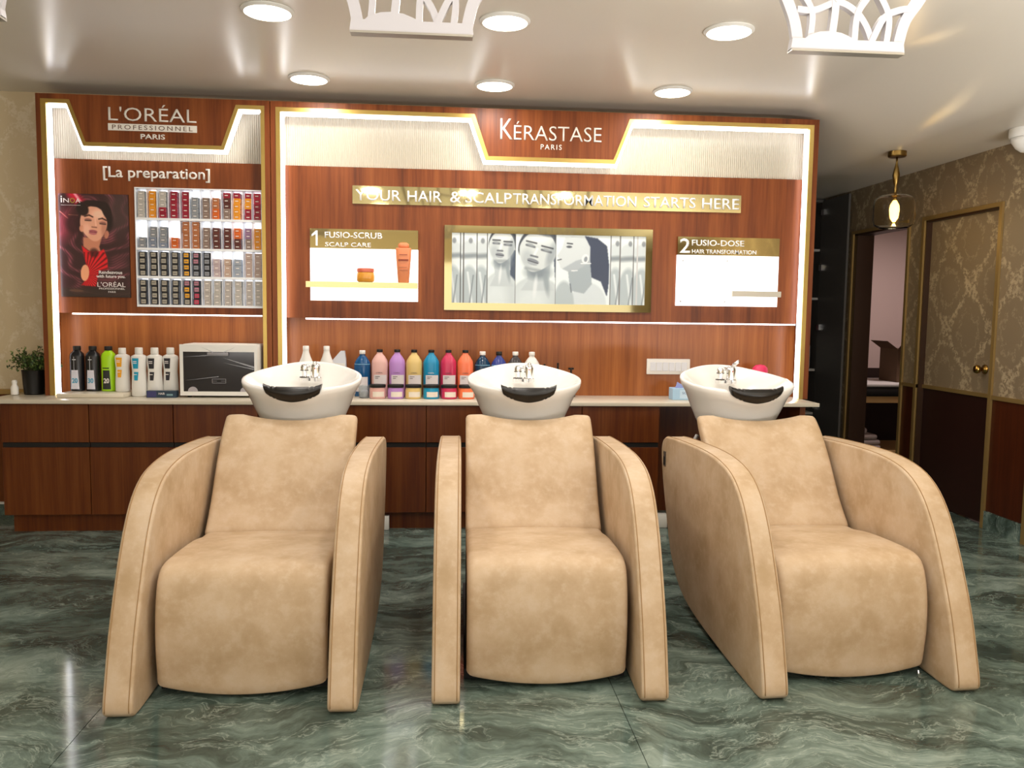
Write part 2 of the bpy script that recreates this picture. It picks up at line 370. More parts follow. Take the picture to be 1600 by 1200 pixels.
# ------------------------------------------------------------------ side room contents
def sideroom():
    t = tag(empty('treatment_bed', (3.95, 6.9, 0)), 'wooden bed with black mattress and white sheet seen through the open doorway', 'bed')
    pine = mat('pale_pine', 'b8935f', .5)
    def b(nm, x0, x1, y0, y1, z0, z1, m, p=t, bev=0): return box(nm, x0, x1, y0, y1, z0, z1, m, p, bev)
    b('front_rail', -.44, .75, 0, .03, .545, .60, pine); b('back_rail', -.44, .75, .67, .70, .545, .60, pine)
    for sx in (-.44, .70):
        for sy in (.0, .655): b('leg', sx, sx + .05, sy + .031 * (sy == 0), sy + .045, 0, .545, pine)
    b('lower_shelf', -.44, .75, .03, .66, .085, .11, pine); b('slat_base', -.44, .75, .03, .67, .58, .60, pine)
    b('mattress', -.45, .77, -.01, .70, .601, .685, BLKM, t, .02); b('sheet', -.455, .775, -.015, .705, .684, .712, mat('white_cloth', 'c8c2c0', .8), t, .01)
    # carton with open flaps
    c = tag(empty('open_carton', (4.24, 7.22, .713)), 'brown cardboard box with open flaps standing on the white sheet', 'box')
    kraft = mat('kraft_card', '5b4430', .8)
    b('body', -.17, .17, -.15, .15, 0, .30, kraft, c)
    bm = bmesh.new()
    for p, q, r, s in (((-.17, -.15, .30), (-.17, .15, .30), (-.27, .15, .37), (-.27, -.15, .37)), ((-.17, -.15, .30), (.17, -.15, .30), (.17, -.23, .36), (-.17, -.23, .36)), ((.17, -.15, .30), (.17, .15, .30), (.26, .15, .36), (.26, -.15, .36))):
        f = bm.faces.new([bm.verts.new(k) for k in (p, q, r, s)])
        bmesh.ops.solidify(bm, geom=[f], thickness=.005)
    fin(bm, 'flap', kraft, c)
    tw = mat('towel_cloth', 'b9a9a6', .9)
    for i, (w, h, z, dx) in enumerate(((.40, .045, .112, 0), (.39, .045, .160, .0), (.37, .045, .208, -.02), (.26, .06, .256, -.06))):
        tt = box('folded_towel', -w / 2, w / 2, -.16, .16, 0, h, tw, None, h * .46, 4); tt.location = (3.70 + dx, 7.12, z)
        tag(tt, ['lowest folded white towel on the shelf under the bed', 'second folded white towel up in the pile under the bed',
                 'third folded white towel up in the pile under the bed', 'rolled white towel lying on top of the pile under the bed'][i], 'towel', 'folded towels under the bed')
    p = tag(empty('padded_backrest', (3.60, 7.1, .713)), 'narrow dark two-part padded backrest at the left edge of the open doorway', 'backrest')
    dg = mat('dark_green_vinyl', '232a20', .5)
    b('upper_pad', -.10, .045, -.02, .03, .205, .36, dg, p, .018); b('lower_pad', -.10, .045, -.02, .03, 0, .185, dg, p, .018); b('link_bar', -.09, .06, 0, .012, .18, .21, CHROME, p)
sideroom()

# ------------------------------------------------------------------ counter and cabinets
CT = .765
tag(box('countertop', -2.56, 2.275, 4.78, 5.222, CT - .022, CT, STONE, bev=.002), 'long cream stone worktop running along the whole wood wall', 'countertop')
bays = [-2.475, -1.998, -1.535, -1.06, -.578, -.097, .365, .824, 1.295]
names = ['leftmost', 'second from left', 'third from left', 'fourth from left', 'fifth from left', 'sixth from left', 'seventh from left', 'rightmost']
for i in range(8):
    a, b_ = bays[i], bays[i + 1]
    t = tag(empty('base_cabinet', ((a + b_) / 2, 4.80, 0)), names[i] + ' dark walnut base cabinet with one drawer above one door', 'cabinet', 'base cabinets under the worktop')
    h = (b_ - a) / 2
    box('body', -h + .001, h - .001, .02, .40, .10, CT - .023, WOODD, t)
    box('drawer', -h + .002, h - .002, 0, .0199, .522, CT - .024, WOODD, t, .0015, 1)
    box('door', -h + .002, h - .002, 0, .0199, .105, .492, WOODD, t, .0015, 1)
    box('finger_groove', -h + .002, h - .002, .012, .0199, .493, .521, BLKM, t)
    box('plinth', -h + (.03 if i == 0 else 0), h, .045, .06, 0, .0995, WOODD, t)
tag(box('end_panel', 2.17, 2.205, 4.82, 5.22, 0, CT - .023, WOODD), 'dark walnut end panel carrying the right end of the worktop', 'panel')
tag(box('junction_box', -.42, -.313, 4.80, 4.843, .0, .083, WPLAS, bev=.003), 'small white plastic box on the plinth between left and middle chairs', 'box')
tag(box('junction_box', 1.30, 1.36, 4.80, 4.843, .0, .083, WPLAS, bev=.003), 'small white plastic box on the plinth between middle and right chairs', 'box')

# ------------------------------------------------------------------ display units
FY = 5.03
def display(name, label, ox0, ox1, wg, gw, ledr, nb):
    cx = (ox0 + ox1) / 2
    t = tag(empty(name, (cx, FY, CT)), label, 'display unit')
    def bx(nm, x0, x1, y0, y1, z0, z1, m, p=t): return box(nm, x0 - cx, x1 - cx, y0 - FY, y1 - FY, z0 - CT, z1 - CT, m, p)
    sh = lambda P: [(x - cx, z - CT) for x, z in P]
    TOP = 2.503; z1 = CT + .0005
    bx('stile', ox0, wg[0][0], FY, 5.222, z1, TOP, WOOD); bx('stile', wg[-1][0], ox1, FY, 5.222, z1, TOP, WOOD)
    bm = bmesh.new(); P = sh(wg[1:-1])
    top = TOP - CT
    prism(bm, [(P[0][0], top), (P[-1][0], top), P[-1], P[-2], P[-3], P[2], P[1], P[0]], 0, .06)
    prism(bm, [(P[0][0], top), (P[-1][0], top), (P[-1][0], top - .02), (P[0][0], top - .02)], .06, .19)
    fin(bm, 'header', WOOD, t)
    bm = bmesh.new(); band(bm, sh(wg), sh(gw), -.004, .022); fin(bm, 'gold_trim', GOLD, t)
    # led strip just inside the gold trim, set back
    n = .018; g = gw
    inner = []
    for i, (x, z) in enumerate(g):
        a = Vector(g[max(i - 1, 0)]); c = Vector((x, z)); b2 = Vector(g[min(i + 1, len(g) - 1)])
        def nr(p, q):
            d = (q - p); d.normalize(); return Vector((d.y, -d.x))
        if i == 0: v = nr(c, b2) * n
        elif i == len(g) - 1: v = nr(a, c) * n
        else:
            n1, n2 = nr(a, c), nr(c, b2); m_ = (n1 + n2).normalized(); v = m_ * (n / max(.3, m_.dot(n1)))
        inner.append((x + v.x, z + v.y))
    k0, k1 = ledr
    bm = bmesh.new(); band(bm, sh(g[k0:k1]), sh(inner[k0:k1]), .024, .034); fin(bm, 'led_strip', LED, t)
    # fluted cream field
    xa, xb = wg[0][0], wg[-1][0]
    bm = bmesh.new(); pitch = .0125; x = xa
    while x < xb - 1e-6:
        x2 = min(x + pitch, xb); m_ = (x + x2) / 2
        prism(bm, [(x - cx, 5.150 - FY), (m_ - cx, 5.145 - FY), (x2 - cx, 5.150 - FY), (x2 - cx, 5.160 - FY), (x - cx, 5.160 - FY)], 2.10 - CT, 2.49 - CT)
        x = x2
    for v in bm.verts: v.co = Vector((v.co.x, v.co.z, v.co.y))
    fl_ = fin(bm, 'fluted_panel', CREAM, t); fl_['kind'] = 'stuff'
    bx('niche_back', xa, xb, 5.19, 5.20, z1, 1.30, WOODL)
    return t, bx, cx
WGL = [(-2.307, CT + .001), (-2.307, 2.473), (-2.148, 2.473), (-2.063, 2.236), (-1.300, 2.236), (-1.215, 2.473), (-1.052, 2.473), (-1.052, CT + .001)]
GWL = [(-2.277, CT + .001), (-2.277, 2.450), (-2.163, 2.450), (-2.078, 2.213), (-1.286, 2.213), (-1.200, 2.450), (-1.074, 2.450), (-1.074, CT + .001)]
WGM = [(-.988, CT + .001), (-.988, 2.469), (.177, 2.467), (.263, 2.223), (1.024, 2.223), (1.119, 2.467), (2.278, 2.469), (2.278, CT + .001)]
GWM = [(-.962, CT + .001), (-.962, 2.444), (.157, 2.443), (.246, 2.198), (1.036, 2.198), (1.132, 2.443), (2.251, 2.444), (2.251, CT + .001)]
PM = 5.095
uL, bxL, cL = display('display_unit', 'smaller left walnut display unit with gold trim and lit cream top', -2.335, -1.0225, WGL, GWL, (0, 7), 1)
uM, bxM, cM = display('display_unit', 'wide right walnut display unit with gold trim and lit cream top', -1.018, 2.311, WGM, GWM, (0, 8), 1)
# left unit: wood board with an opening for the colour box shelf
HX0, HX1, HZ0, HZ1 = -1.822, -1.087, 1.294, 1.996
WPn = WOOD
bxL('board', -2.307, -1.053, PM, 5.17, HZ1, 2.150, WPn); bxL('board', -2.307, HX0, PM, 5.17, HZ0, HZ1, WPn)
bxL('board', -2.307, -1.053, PM, 5.188, 1.252, HZ0, WPn); bxL('board', HX1, -1.053, PM, 5.17, HZ0, HZ1, WPn)
bxL('light_bar', -2.20, -1.10, PM + .01, PM + .035, 1.244, 1.2515, mat('led_warm', 'ffffff', .5, emis='fff0e0', estr=5))
bxM('board', -.988, 2.278, PM, 5.188, 1.240, 2.147, WPn)
bxM('light_bar', -.835, 2.24, PM + .002, PM + .022, 1.2315, 1.2395, mat('led_warm2', 'ffffff', .5, emis='ffeef0', estr=5))

def L(par, c, s, x0, x1, z0, z1, y, m=LETTER, **k):
    return text(s, x0 - c, x1 - c, z0 - CT, z1 - CT, y - FY, m, par, **k)
L(uL, cL, "L'ORÉAL", -1.933, -1.440, 2.362, 2.458, FY, bold=-.005)
pl = bxL('name_plate', -1.935, -1.437, FY - .006, FY - .0005, 2.306, 2.345, LETTER)
text('PROFESSIONNEL', -1.912 - cL, -1.461 - cL, 2.313 - CT, 2.338 - CT, -.0062, mat('plate_brown', '6a4a3a', .5), pl, depth=.001, space=1.35)
L(uL, cL, 'PARIS', -1.756, -1.619, 2.262, 2.291, FY, bold=.02)
L(uL, cL, '[La preparation]', -1.997, -1.386, 2.030, 2.112, PM, bold=.012)
kl = L(uM, cM, 'K', .332, .407, 2.325, 2.447, FY, bold=-.003); L(uM, cM, 'ÉRASTASE', .414, .947, 2.324, 2.433, FY, bold=-.008)
L(uM, cM, 'PARIS', .577, .705, 2.272, 2.302, FY, space=1.3)

# slogan bar
def mk(name, label, cat, x, z, y=PM): return tag(empty(name, (x, y, z)), label, cat)
sb = mk('slogan_bar', 'long gold mirror strip with white slogan lettering on the walnut wall', 'sign', .65, 1.93)
box('mirror_strip', -.551 - .65, 1.852 - .65, -.008, -.0005, 0, .108, GMIRR, sb)
wx = [('YOUR', -.532, -.262), ('HAIR', -.222, -.015), ('&', .035, .100), ('SCALP', .128, .410), ('TRANSFORMATION', .418, 1.185), ('STARTS', 1.232, 1.560), ('HERE', 1.602, 1.838)]
for s, a, b_ in wx: text(s, a - .65, b_ - .65, .020, .085, -.008, LETTERL, sb, depth=.006, bold=.004)

# product niches (lightboxes)
def niche(name, label, x0, x1, z0, zs, z1, big, l1, l2, l2x):
    t = mk(name, label, 'display case', (x0 + x1) / 2, z0); c = (x0 + x1) / 2; w = (x1 - x0) / 2
    box('lightbox', -w, w, -.020, -.0005, 0, zs - z0, LIGHTBOX, t)
    box('mirror_header', -w, w, -.024, -.0005, zs - z0 + .0005, z1 - z0, GMIRR, t)
    if big == '1':
        bm = bmesh.new(); a, c_ = zs - z0 + .014, z1 - z0 - .012
        prism(bm, [(-w + .034, a), (-w + .046, a), (-w + .046, c_), (-w + .036, c_), (-w + .010, c_ - .024), (-w + .010, c_ - .036), (-w + .034, c_ - .022)], -.028, -.0242); fin(bm, 'numeral', LETTERL, t)
    else: text(big, -w + .012, -w + .078, zs - z0 + .012, z1 - z0 - .012, -.024, LETTERL, t, 'numeral', bold=.01)
    text(l1, -w + .088, l2x[0] - c, z1 - z0 - .055, z1 - z0 - .018, -.024, LETTERL, t, bold=.012)
    text(l2, -w + .090, l2x[1] - c, zs - z0 + .010, zs - z0 + .036, -.024, LETTERL, t, bold=.01)
    return t
n1 = niche('product_niche', 'left lit product case with gold header reading one and a lower ledge', -.802, -.157, 1.347, 1.660, 1.776, '1', 'FUSIO-SCRUB', 'SCALP CARE', (-.372, -.44))
box('ledge', -.339, .322, -.085, -.0205, .077, .112, GMIRR, n1)
n2 = niche('product_niche', 'right lit product case with gold header reading two and no products', 1.452, 2.105, 1.347, 1.662, 1.775, '2', 'FUSIO-DOSE', 'HAIR TRANSFORMATION', (1.875, 1.955))
box('ledge', 1.803 - 1.7785, 2.119 - 1.7785, -.045, -.0205, .061, .096, mat('pale_strip', 'cfc8b8', .5), n2)
for x, z in ((1.487, 1.628), (1.770, 1.628), (1.478, 1.375), (1.760, 1.375)):
    bm = bmesh.new(); lathe(bm, [(.007, 0), (.007, .008), (.004, .011)], 10)
    bmesh.ops.rotate(bm, verts=bm.verts, cent=(0, 0, 0), matrix=Matrix.Rotation(PI / 2, 3, 'X'))
    fin(bm, 'screw', CHROME, n2, True, loc=(x - 1.7785, -.020, z - 1.347))
# products on the ledge
AMB = mat('amber_glass', 'd9963a', .15); COR = mat('coral_plastic', 'e08a5c', .35); CORP = mat('coral_lid', 'd06a50', .35)
j = mk('scrub_jar', 'small round amber jar with coral lid on the lit ledge', 'jar', -.47, 1.4598, 5.05)
bm = bmesh.new(); lathe(bm, [(.040, 0), (.052, .006), (.054, .03), (.051, .055), (.046, .060)], 24, 1, .62); fin(bm, 'body', AMB, j, True)
bm = bmesh.new(); lathe(bm, [(.051, .0605), (.052, .064), (.052, .080), (.048, .083)], 24, 1, .62); fin(bm, 'lid', CORP, j, True, flat_angle=.7)
bt = mk('shampoo_bottle', 'tall coral bottle with upturned cap at right of the lit ledge', 'bottle', -.243, 1.4598, 5.05)
bm = bmesh.new(); lathe(bm, [(.030, 0), (.034, .004), (.046, .16), (.0475, .203), (.044, .208)], 24, 1, .6, nexp=3.2); fin(bm, 'body', COR, bt, True, flat_angle=.7)
bm = bmesh.new(); lathe(bm, [(.026, .2085), (.034, .216), (.032, .232), (.018, .241)], 24, 1, .6); fin(bm, 'cap', COR, bt, True)
for z, h, w, c in ((.130, .010, .030, '8a3a20'), (.165, .005, .024, 'b0654a'), (.075, .004, .026, 'c07a55'), (.090, .004, .022, 'c07a55')):
    box('print_line', -w, w, -.0305, -.0275, z, z + h, mat('ink' + c, c, .5), bt)

# ------------------------------------------------------------------ prints
rng = np.random.RandomState(3)
def vnoise(U, V, sx, sy, seed=0):
    r = np.random.RandomState(seed); g = r.rand(int(sy) + 3, int(sx) + 3)
    x = np.clip(U, 0, 1) * sx; y = np.clip(V, 0, 1) * sy; xi = x.astype(int); yi = y.astype(int); fx = x - xi; fy = y - yi
    fx = fx * fx * (3 - 2 * fx); fy = fy * fy * (3 - 2 * fy)
    return (g[yi, xi] * (1 - fx) + g[yi, xi + 1] * fx) * (1 - fy) + (g[yi + 1, xi] * (1 - fx) + g[yi + 1, xi + 1] * fx) * fy
def sm(d, s): return np.clip(.5 - d / s, 0, 1)
def ell(U, V, cx, cy, rx, ry, rot=0, soft=.12):
    c, s = math.cos(rot), math.sin(rot); x = U - cx; y = V - cy
    a = (x * c + y * s) / rx; b = (-x * s + y * c) / ry
    return sm(np.sqrt(a * a + b * b) - 1, soft)
def jaw(U, V, cx, cy, rx, ry, rot=0, soft=.12, k=.30):
    c, s = math.cos(rot), math.sin(rot); x = U - cx; y = V - cy
    a = (x * c + y * s) / rx; b = (-x * s + y * c) / ry
    a = a / (1 - k * np.clip(b, 0, 1) ** 1.3)
    return sm(np.sqrt(a * a + b * b) - 1, soft)
def poly(U, V, P):
    ins = np.zeros(U.shape, bool); n = len(P)
    for i in range(n):
        x0, y0 = P[i]; x1, y1 = P[(i + 1) % n]
        if y0 == y1: continue
        c = ((V >= min(y0, y1)) & (V < max(y0, y1))) & (U < x0 + (V - y0) * (x1 - x0) / (y1 - y0)); ins ^= c
    f = ins.astype(float)
    for _ in range(2):
        g = np.pad(f, 1, mode='edge'); f = (g[1:-1, 1:-1] * 2 + g[:-2, 1:-1] + g[2:, 1:-1] + g[1:-1, :-2] + g[1:-1, 2:]) / 6
    return f
def seg(U, V, x0, y0, x1, y1, w):
    dx, dy = x1 - x0, y1 - y0; t = np.clip(((U - x0) * dx + (V - y0) * dy) / (dx * dx + dy * dy + 1e-9), 0, 1)
    d = np.hypot(U - x0 - t * dx, V - y0 - t * dy); return np.clip(1.3 - d / w, 0, 1)
def lay(img, m, c, a=1.):
    return img * (1 - m[..., None] * a) + np.array(c)[None, None] / 255 * m[..., None] * a
def poster_fn(u, v):
    X = 70 + u * 635; Y = 130 + v * 925           # working units
    img = np.ones(u.shape + (3,)) * np.array([52, 28, 30]) / 255
    warp = vnoise(u, v, 6, 8, 1) * 2.5
    rr = np.hypot(X - 400, (Y - 380) * .9); an = np.arctan2(Y - 380, X - 400)
    th = np.sin(rr * .05 + an * 5 + 4 * vnoise(u, v, 5, 7, 2) + 1.5 * np.sin(Y * .03)) * .5 + .5
    st = np.sin(rr * .3 + an * 22 + 9 * vnoise(u, v, 8, 10, 6)) * .5 + .5
    img = lay(img, th ** 3 * (.3 + .7 * st) * (.2 + .8 * vnoise(u, v, 6, 8, 3)), (176, 88, 104), .85)
    img = lay(img, ell(X, Y, 110, 420, 90, 150, .3, .9), (150, 50, 66), .5)
    img = lay(img, seg(X, Y, 185, 120, 320, 260, 48), (190, 22, 50), .9); img = lay(img, seg(X, Y, 215, 125, 300, 240, 14), (255, 150, 160), .9)
    img = lay(img, seg(X, Y, 80, 290, 150, 350, 5), (220, 130, 120), .7); img = lay(img, seg(X, Y, 160, 318, 240, 322, 4), (220, 150, 110), .7)
    img = lay(img, ell(X, Y, 620, 280, 110, 200, .0, .9), (70, 52, 50), .7)
    img = lay(img, ell(X, Y, 405, 360, 155, 145, .15, .2), (30, 18, 18), 1); img = lay(img, ell(X, Y, 215, 400, 80, 90, 0, .5), (48, 22, 26), .8)
    img = lay(img, poly(X, Y, [(285, 520), (455, 520), (430, 600), (440, 640), (350, 650), (285, 600)]), (182, 118, 92))
    img = lay(img, jaw(X, Y, 385, 395, 124, 158, -.10, .06, .26), (206, 148, 122)); img = lay(img, ell(X, Y, 275, 440, 22, 30, 0, .3), (196, 132, 104))
    img = lay(img, ell(X, Y, 500, 490, 20, 36, .2, .3), (176, 112, 90)); img = lay(img, ell(X, Y, 430, 310, 60, 40, 0, .9), (232, 182, 158), .8)
    img = lay(img, ell(X, Y, 320, 450, 35, 50, 0, .9), (226, 172, 148), .7); img = lay(img, ell(X, Y, 480, 440, 26, 90, 0, .9), (160, 100, 82), .5)
    img = lay(img, ell(X, Y, 286, 262, 52, 66, -.5, .25), (34, 20, 20)); img = lay(img, ell(X, Y, 506, 275, 40, 84, -.35, .25), (34, 20, 20)); img = lay(img, ell(X, Y, 400, 214, 110, 28, .08, .3), (34, 20, 20))
    for a in ((305, 330, 345, 318), (345, 318, 378, 334), (432, 352, 465, 345), (465, 345, 500, 362)): img = lay(img, seg(X, Y, *a, 7), (48, 26, 22))
    img = lay(img, ell(X, Y, 335, 360, 32, 13, .1, .5), (120, 76, 70), .8); img = lay(img, seg(X, Y, 305, 366, 362, 368, 4), (30, 16, 16))
    img = lay(img, ell(X, Y, 468, 388, 32, 13, .1, .5), (120, 76, 70), .8); img = lay(img, seg(X, Y, 440, 394, 496, 398, 4), (30, 16, 16))
    img = lay(img, seg(X, Y, 400, 350, 405, 410, 8), (228, 176, 150), .7); img = lay(img, seg(X, Y, 368, 424, 410, 428, 6), (110, 62, 52), .8)
    img = lay(img, ell(X, Y, 378, 462, 38, 12, .1, .3), (150, 78, 84)); img = lay(img, ell(X, Y, 374, 480, 36, 14, .1, .3), (172, 98, 100)); img = lay(img, seg(X, Y, 344, 468, 412, 474, 3), (90, 38, 44))
    red = poly(X, Y, [(268, 592), (330, 640), (440, 640), (470, 620), (500, 700), (505, 800), (420, 820), (390, 960), (255, 950), (330, 860), (300, 740)])
    ang = np.arctan2(Y - 860, X - 300); stripe = np.clip(np.sin(ang * 34) * 1.4, 0, 1)
    img = lay(img, red, (200, 26, 34)); img = lay(img, red * stripe * (Y > 650), (84, 8, 16), .85)
    img = lay(img, ell(X, Y, 292, 838, 38, 74, .1, .08), (216, 150, 112)); img = lay(img, ell(X, Y, 210, 1000, 66, 12, .05, .3), (196, 128, 98))
    img = lay(img, ell(X, Y, 380, 655, 40, 40, 0, .6), (40, 14, 16), .7)
    img = lay(img, np.clip((Y - 960) / 30, 0, 1), (46, 36, 30), .75)
    return img
po = mk('poster', 'dark framed beauty poster of a woman with wavy burgundy hair', 'poster', -2.053, 1.347)
box('board', -.198, .198, -.010, -.0005, 0, .602, mat('poster_edge', '2a1512', .4), po)
painted('print', -.197, .197, .001, .601, -.0105, 150, 226, lambda a, b: poster_fn(a, b) * 1.17, po, .3)
PW = mat('print_white', 'f4ece8', .5); yy = -.0108
def pt(s, x0, x1, y0, y1, m=PW, **k):  # poster working units
    return text(s, -.197 + (x0 - 70) / 635 * .394, -.197 + (x1 - 70) / 635 * .394, .601 - (y1 - 130) / 925 * .6, .601 - (y0 - 130) / 925 * .6, yy, m, po, depth=.0008, **k)
pt('i', 92, 104, 152, 210); pt('N', 115, 165, 172, 210); pt('O', 175, 220, 170, 212, mat('print_lime', 'b8a030', .5)); pt('A', 226, 268, 172, 210)
pt('Rendezvous', 420, 635, 815, 845, bold=.02); pt('with future you.', 395, 662, 852, 888, bold=.02)
pt("L'ORÉAL", 403, 662, 910, 962); pt('PROFESSIONNEL', 418, 655, 970, 986); pt('PARIS', 502, 570, 1000, 1015)
box('rule', -.197 + 22 / 635 * .394, -.197 + 200 / 635 * .394, -.0115, yy, .5335, .5350, PW, po)

def trip_fn(u, v):
    X = 118 + u * 1382; Y = 115 + v * 505
    img = np.ones(u.shape + (3,)) * np.array([232, 240, 240]) / 255
    img = img * (1 - .06 * vnoise(u, v, 30, 12, 5))[..., None]
    def strip(x0, x1, cxs, shade=0):
        nonlocal img
        m = ((X >= x0) & (X < x1)).astype(float)
        img = lay(img, m * (Y < 300), (226, 234, 234)); img = lay(img, m * ell(X, Y, cxs, 230, 60, 60, 0, .3), (205, 214, 216)); img = lay(img, m * seg(X, Y, cxs - 60, 285, cxs + 60, 275, 22), (120, 130, 136), .8)
        img = lay(img, m * ell(X, Y, cxs + 10, 170, 14, 20, 0, .6), (120, 126, 132), .8)
        img = lay(img, m * (Y > 330) * ell(X, Y, cxs, 520, 70, 170, 0, .2), (176, 188, 192)); img = lay(img, m * seg(X, Y, cxs - 10, 400, cxs + 20, 620, 9), (222, 230, 232), .9); img = lay(img, m * seg(X, Y, cxs + 30, 420, cxs + 5, 620, 6), (110, 120, 126), .7)
    strip(118, 175, 125); strip(175, 295, 240); strip(295, 368, 325); strip(1245, 1320, 1285); strip(1320, 1420, 1378); strip(1420, 1500, 1475)
    def face(x0, x1, cx, cy, rx, ry, rot, hairdx, eye):
        nonlocal img
        m = ((X >= x0) & (X < x1)).astype(float)
        img = lay(img, m, (228, 238, 238))
        img = lay(img, m * poly(X, Y, [(cx + hairdx, cy - 20), (cx + hairdx + 75, cy + 40), (cx + hairdx + 70, cy + 265), (cx + hairdx + 20, cy + 210)]), (70, 82, 100))
        img = lay(img, m * ell(X, Y, cx - 5, cy + 400, rx * 1.55, 215, 0, .08), (196, 206, 208))
        img = lay(img, m * ell(X, Y, cx - 40, cy + 420, rx * .9, 170, 0, .8), (216, 226, 228), .8)
        img = lay(img, m * poly(X, Y, [(cx - rx * .66, cy + 40), (cx + rx * .72, cy + 40), (cx + rx * .66, cy + 225), (cx + rx * .95, cy + 290), (cx - rx * .9, cy + 290), (cx - rx * .5, cy + 215)]), (190, 200, 203))
        img = lay(img, m * ell(X, Y, cx + 6, cy + ry * 1.02, rx * .66, ry * .34, 0, .9), (118, 130, 138), .85); img = lay(img, m * ell(X, Y, cx + rx * .5, cy + ry * 1.5, rx * .14, ry * .6, -.15, .9), (140, 152, 158), .8); img = lay(img, m * ell(X, Y, cx - rx * .1, cy + ry * 1.75, rx * .1, ry * .5, .1, .9), (226, 232, 234), .8)
        img = lay(img, m * ell(X, Y, cx + 8, cy - 18, rx * 1.09, ry * 1.08, rot, .05) * np.clip((cy + ry * .25 - Y) / 40, 0, 1), (58, 64, 74)); img = lay(img, m * jaw(X, Y, cx, cy + 6, rx, ry, rot, .05), (206, 214, 214))
        img = lay(img, m * ell(X, Y, cx - rx * .55, cy + ry * .35, rx * .3, ry * .4, 0, .9), (170, 180, 184), .7); img = lay(img, m * ell(X, Y, cx + rx * .1, cy - ry * .6, rx * .6, ry * .25, 0, .9), (232, 238, 238), .8); img = lay(img, m * ell(X, Y, cx + rx * .75, cy + ry * .2, rx * .22, ry * .6, rot, .9), (150, 160, 166), .8); img = lay(img, m * ell(X, Y, cx + rx * .2, cy - ry * .98, rx * .8, ry * .2, rot, .5), (92, 100, 110), .8)
        c, s = math.cos(rot), math.sin(rot)
        def R(a, b): return cx + a * rx * c - b * ry * s, cy + a * rx * s + b * ry * c
        for a0, a1 in ((-.72, -.18), (.14, .75)):
            p, q = R(a0, -.30), R(a1, -.34); img = lay(img, m * seg(X, Y, *p, *q, 7), (60, 64, 70), .9)
            p, q = R(a0 + .06, -.12), R(a1 - .04, -.14); img = lay(img, m * seg(X, Y, *p, *q, 9), (84, 90, 98), .9); p = R((a0 + a1) / 2, -.18); img = lay(img, m * ell(X, Y, *p, rx * .2, ry * .07, rot, .6), (150, 158, 162), .8)
        p, q = R(-.04, -.1), R(-.10, .26); img = lay(img, m * seg(X, Y, *p, *q, 9), (232, 238, 238), .9); p, q = R(-.26, .30), R(.1, .28); img = lay(img, m * seg(X, Y, *p, *q, 8), (92, 98, 106), .9)
        p = R(-.06, .52); img = lay(img, m * ell(X, Y, *p, rx * .32, ry * .10, rot, .3), (128, 134, 142)); p = R(-.06, .64); img = lay(img, m * ell(X, Y, *p, rx * .28, ry * .09, rot, .3), (160, 168, 174)); p, q = R(-.34, .57), R(.24, .57); img = lay(img, m * seg(X, Y, *p, *q, 4), (70, 74, 82))
        p, q = R(-.3, .95), R(.45, .88); img = lay(img, m * seg(X, Y, *p, *q, 14), (128, 138, 144), .6)
    face(368, 566, 468, 205, 92, 118, .12, 35, 0); face(566, 855, 722, 235, 132, 150, .30, 110, 0)
    m = ((X >= 855) & (X < 1245)).astype(float)
    img = lay(img, m, (226, 236, 238)); img = lay(img, m * poly(X, Y, [(1060, 120), (1150, 135), (1220, 190), (1238, 330), (1236, 480), (1225, 560), (1180, 450), (1110, 420), (1090, 300), (1040, 220)]), (56, 66, 88))
    img = lay(img, m * ell(X, Y, 1090, 620, 130, 160, 0, .1), (206, 216, 220)); img = lay(img, m * ell(X, Y, 915, 640, 75, 190, 0, .15), (176, 188, 192))
    img = lay(img, m * poly(X, Y, [(940, 350), (1100, 300), (1115, 470), (1060, 540), (960, 520)]), (160, 172, 178))
    img = lay(img, m * poly(X, Y, [(920, 130), (1060, 125), (1100, 200), (1100, 310), (985, 380), (905, 366), (886, 352), (882, 330), (870, 312), (880, 292), (862, 268), (897, 212)]), (208, 216, 218))
    img = lay(img, m * poly(X, Y, [(1000, 300), (1100, 270), (1100, 330), (960, 390), (900, 360)]), (164, 174, 180), .8)
    img = lay(img, m * ell(X, Y, 1065, 285, 26, 34, .2, .2), (226, 232, 234)); img = lay(img, m * ell(X, Y, 1068, 288, 12, 20, .2, .4), (140, 148, 156)); img = lay(img, m * seg(X, Y, 935, 175, 970, 178, 6), (70, 76, 84)); img = lay(img, m * ell(X, Y, 948, 200, 20, 9, 0, .5), (90, 96, 104))
    img = lay(img, m * seg(X, Y, 868, 298, 892, 292, 5), (80, 84, 92)); img = lay(img, m * seg(X, Y, 1035, 320, 1105, 318, 4), (240, 244, 244)); img = lay(img, m * seg(X, Y, 968, 374, 1010, 372, 3), (244, 246, 246)); img = lay(img, m * seg(X, Y, 960, 470, 968, 530, 5), (90, 98, 106), .7)
    for x, w, c in ((178, 3, 70), (200, 5, 110), (295, 3, 90), (368, 3, 90), (566, 2.5, 60), (853, 2.5, 100), (1248, 4, 110), (1315, 4, 120), (1413, 4, 90), (1440, 4, 200)):
        img = lay(img, (np.abs(X - x) < w).astype(float), (c, c, c))
    return img
tr = mk('triptych_panel', 'wide black and white picture of three women in a gold mirror frame', 'picture', .648, 1.300)
bm = bmesh.new()
fr = [(-.645, 0), (.645, 0), (.645, .514), (-.645, .514)]; fi = [(-.600, .045), (.604, .045), (.604, .470), (-.600, .470)]
band(bm, fr + fr[:1], fi + fi[:1], -.018, -.0005); fin(bm, 'mirror_frame', GMIRR, tr)
box('backing', -.60, .604, -.010, -.0005, .045, .47, WHITE, tr)
painted('print', -.600, .604, .045, .470, -.011, 420, 150, lambda a, b: trip_fn(a, b) * .99, tr, .3, .0)

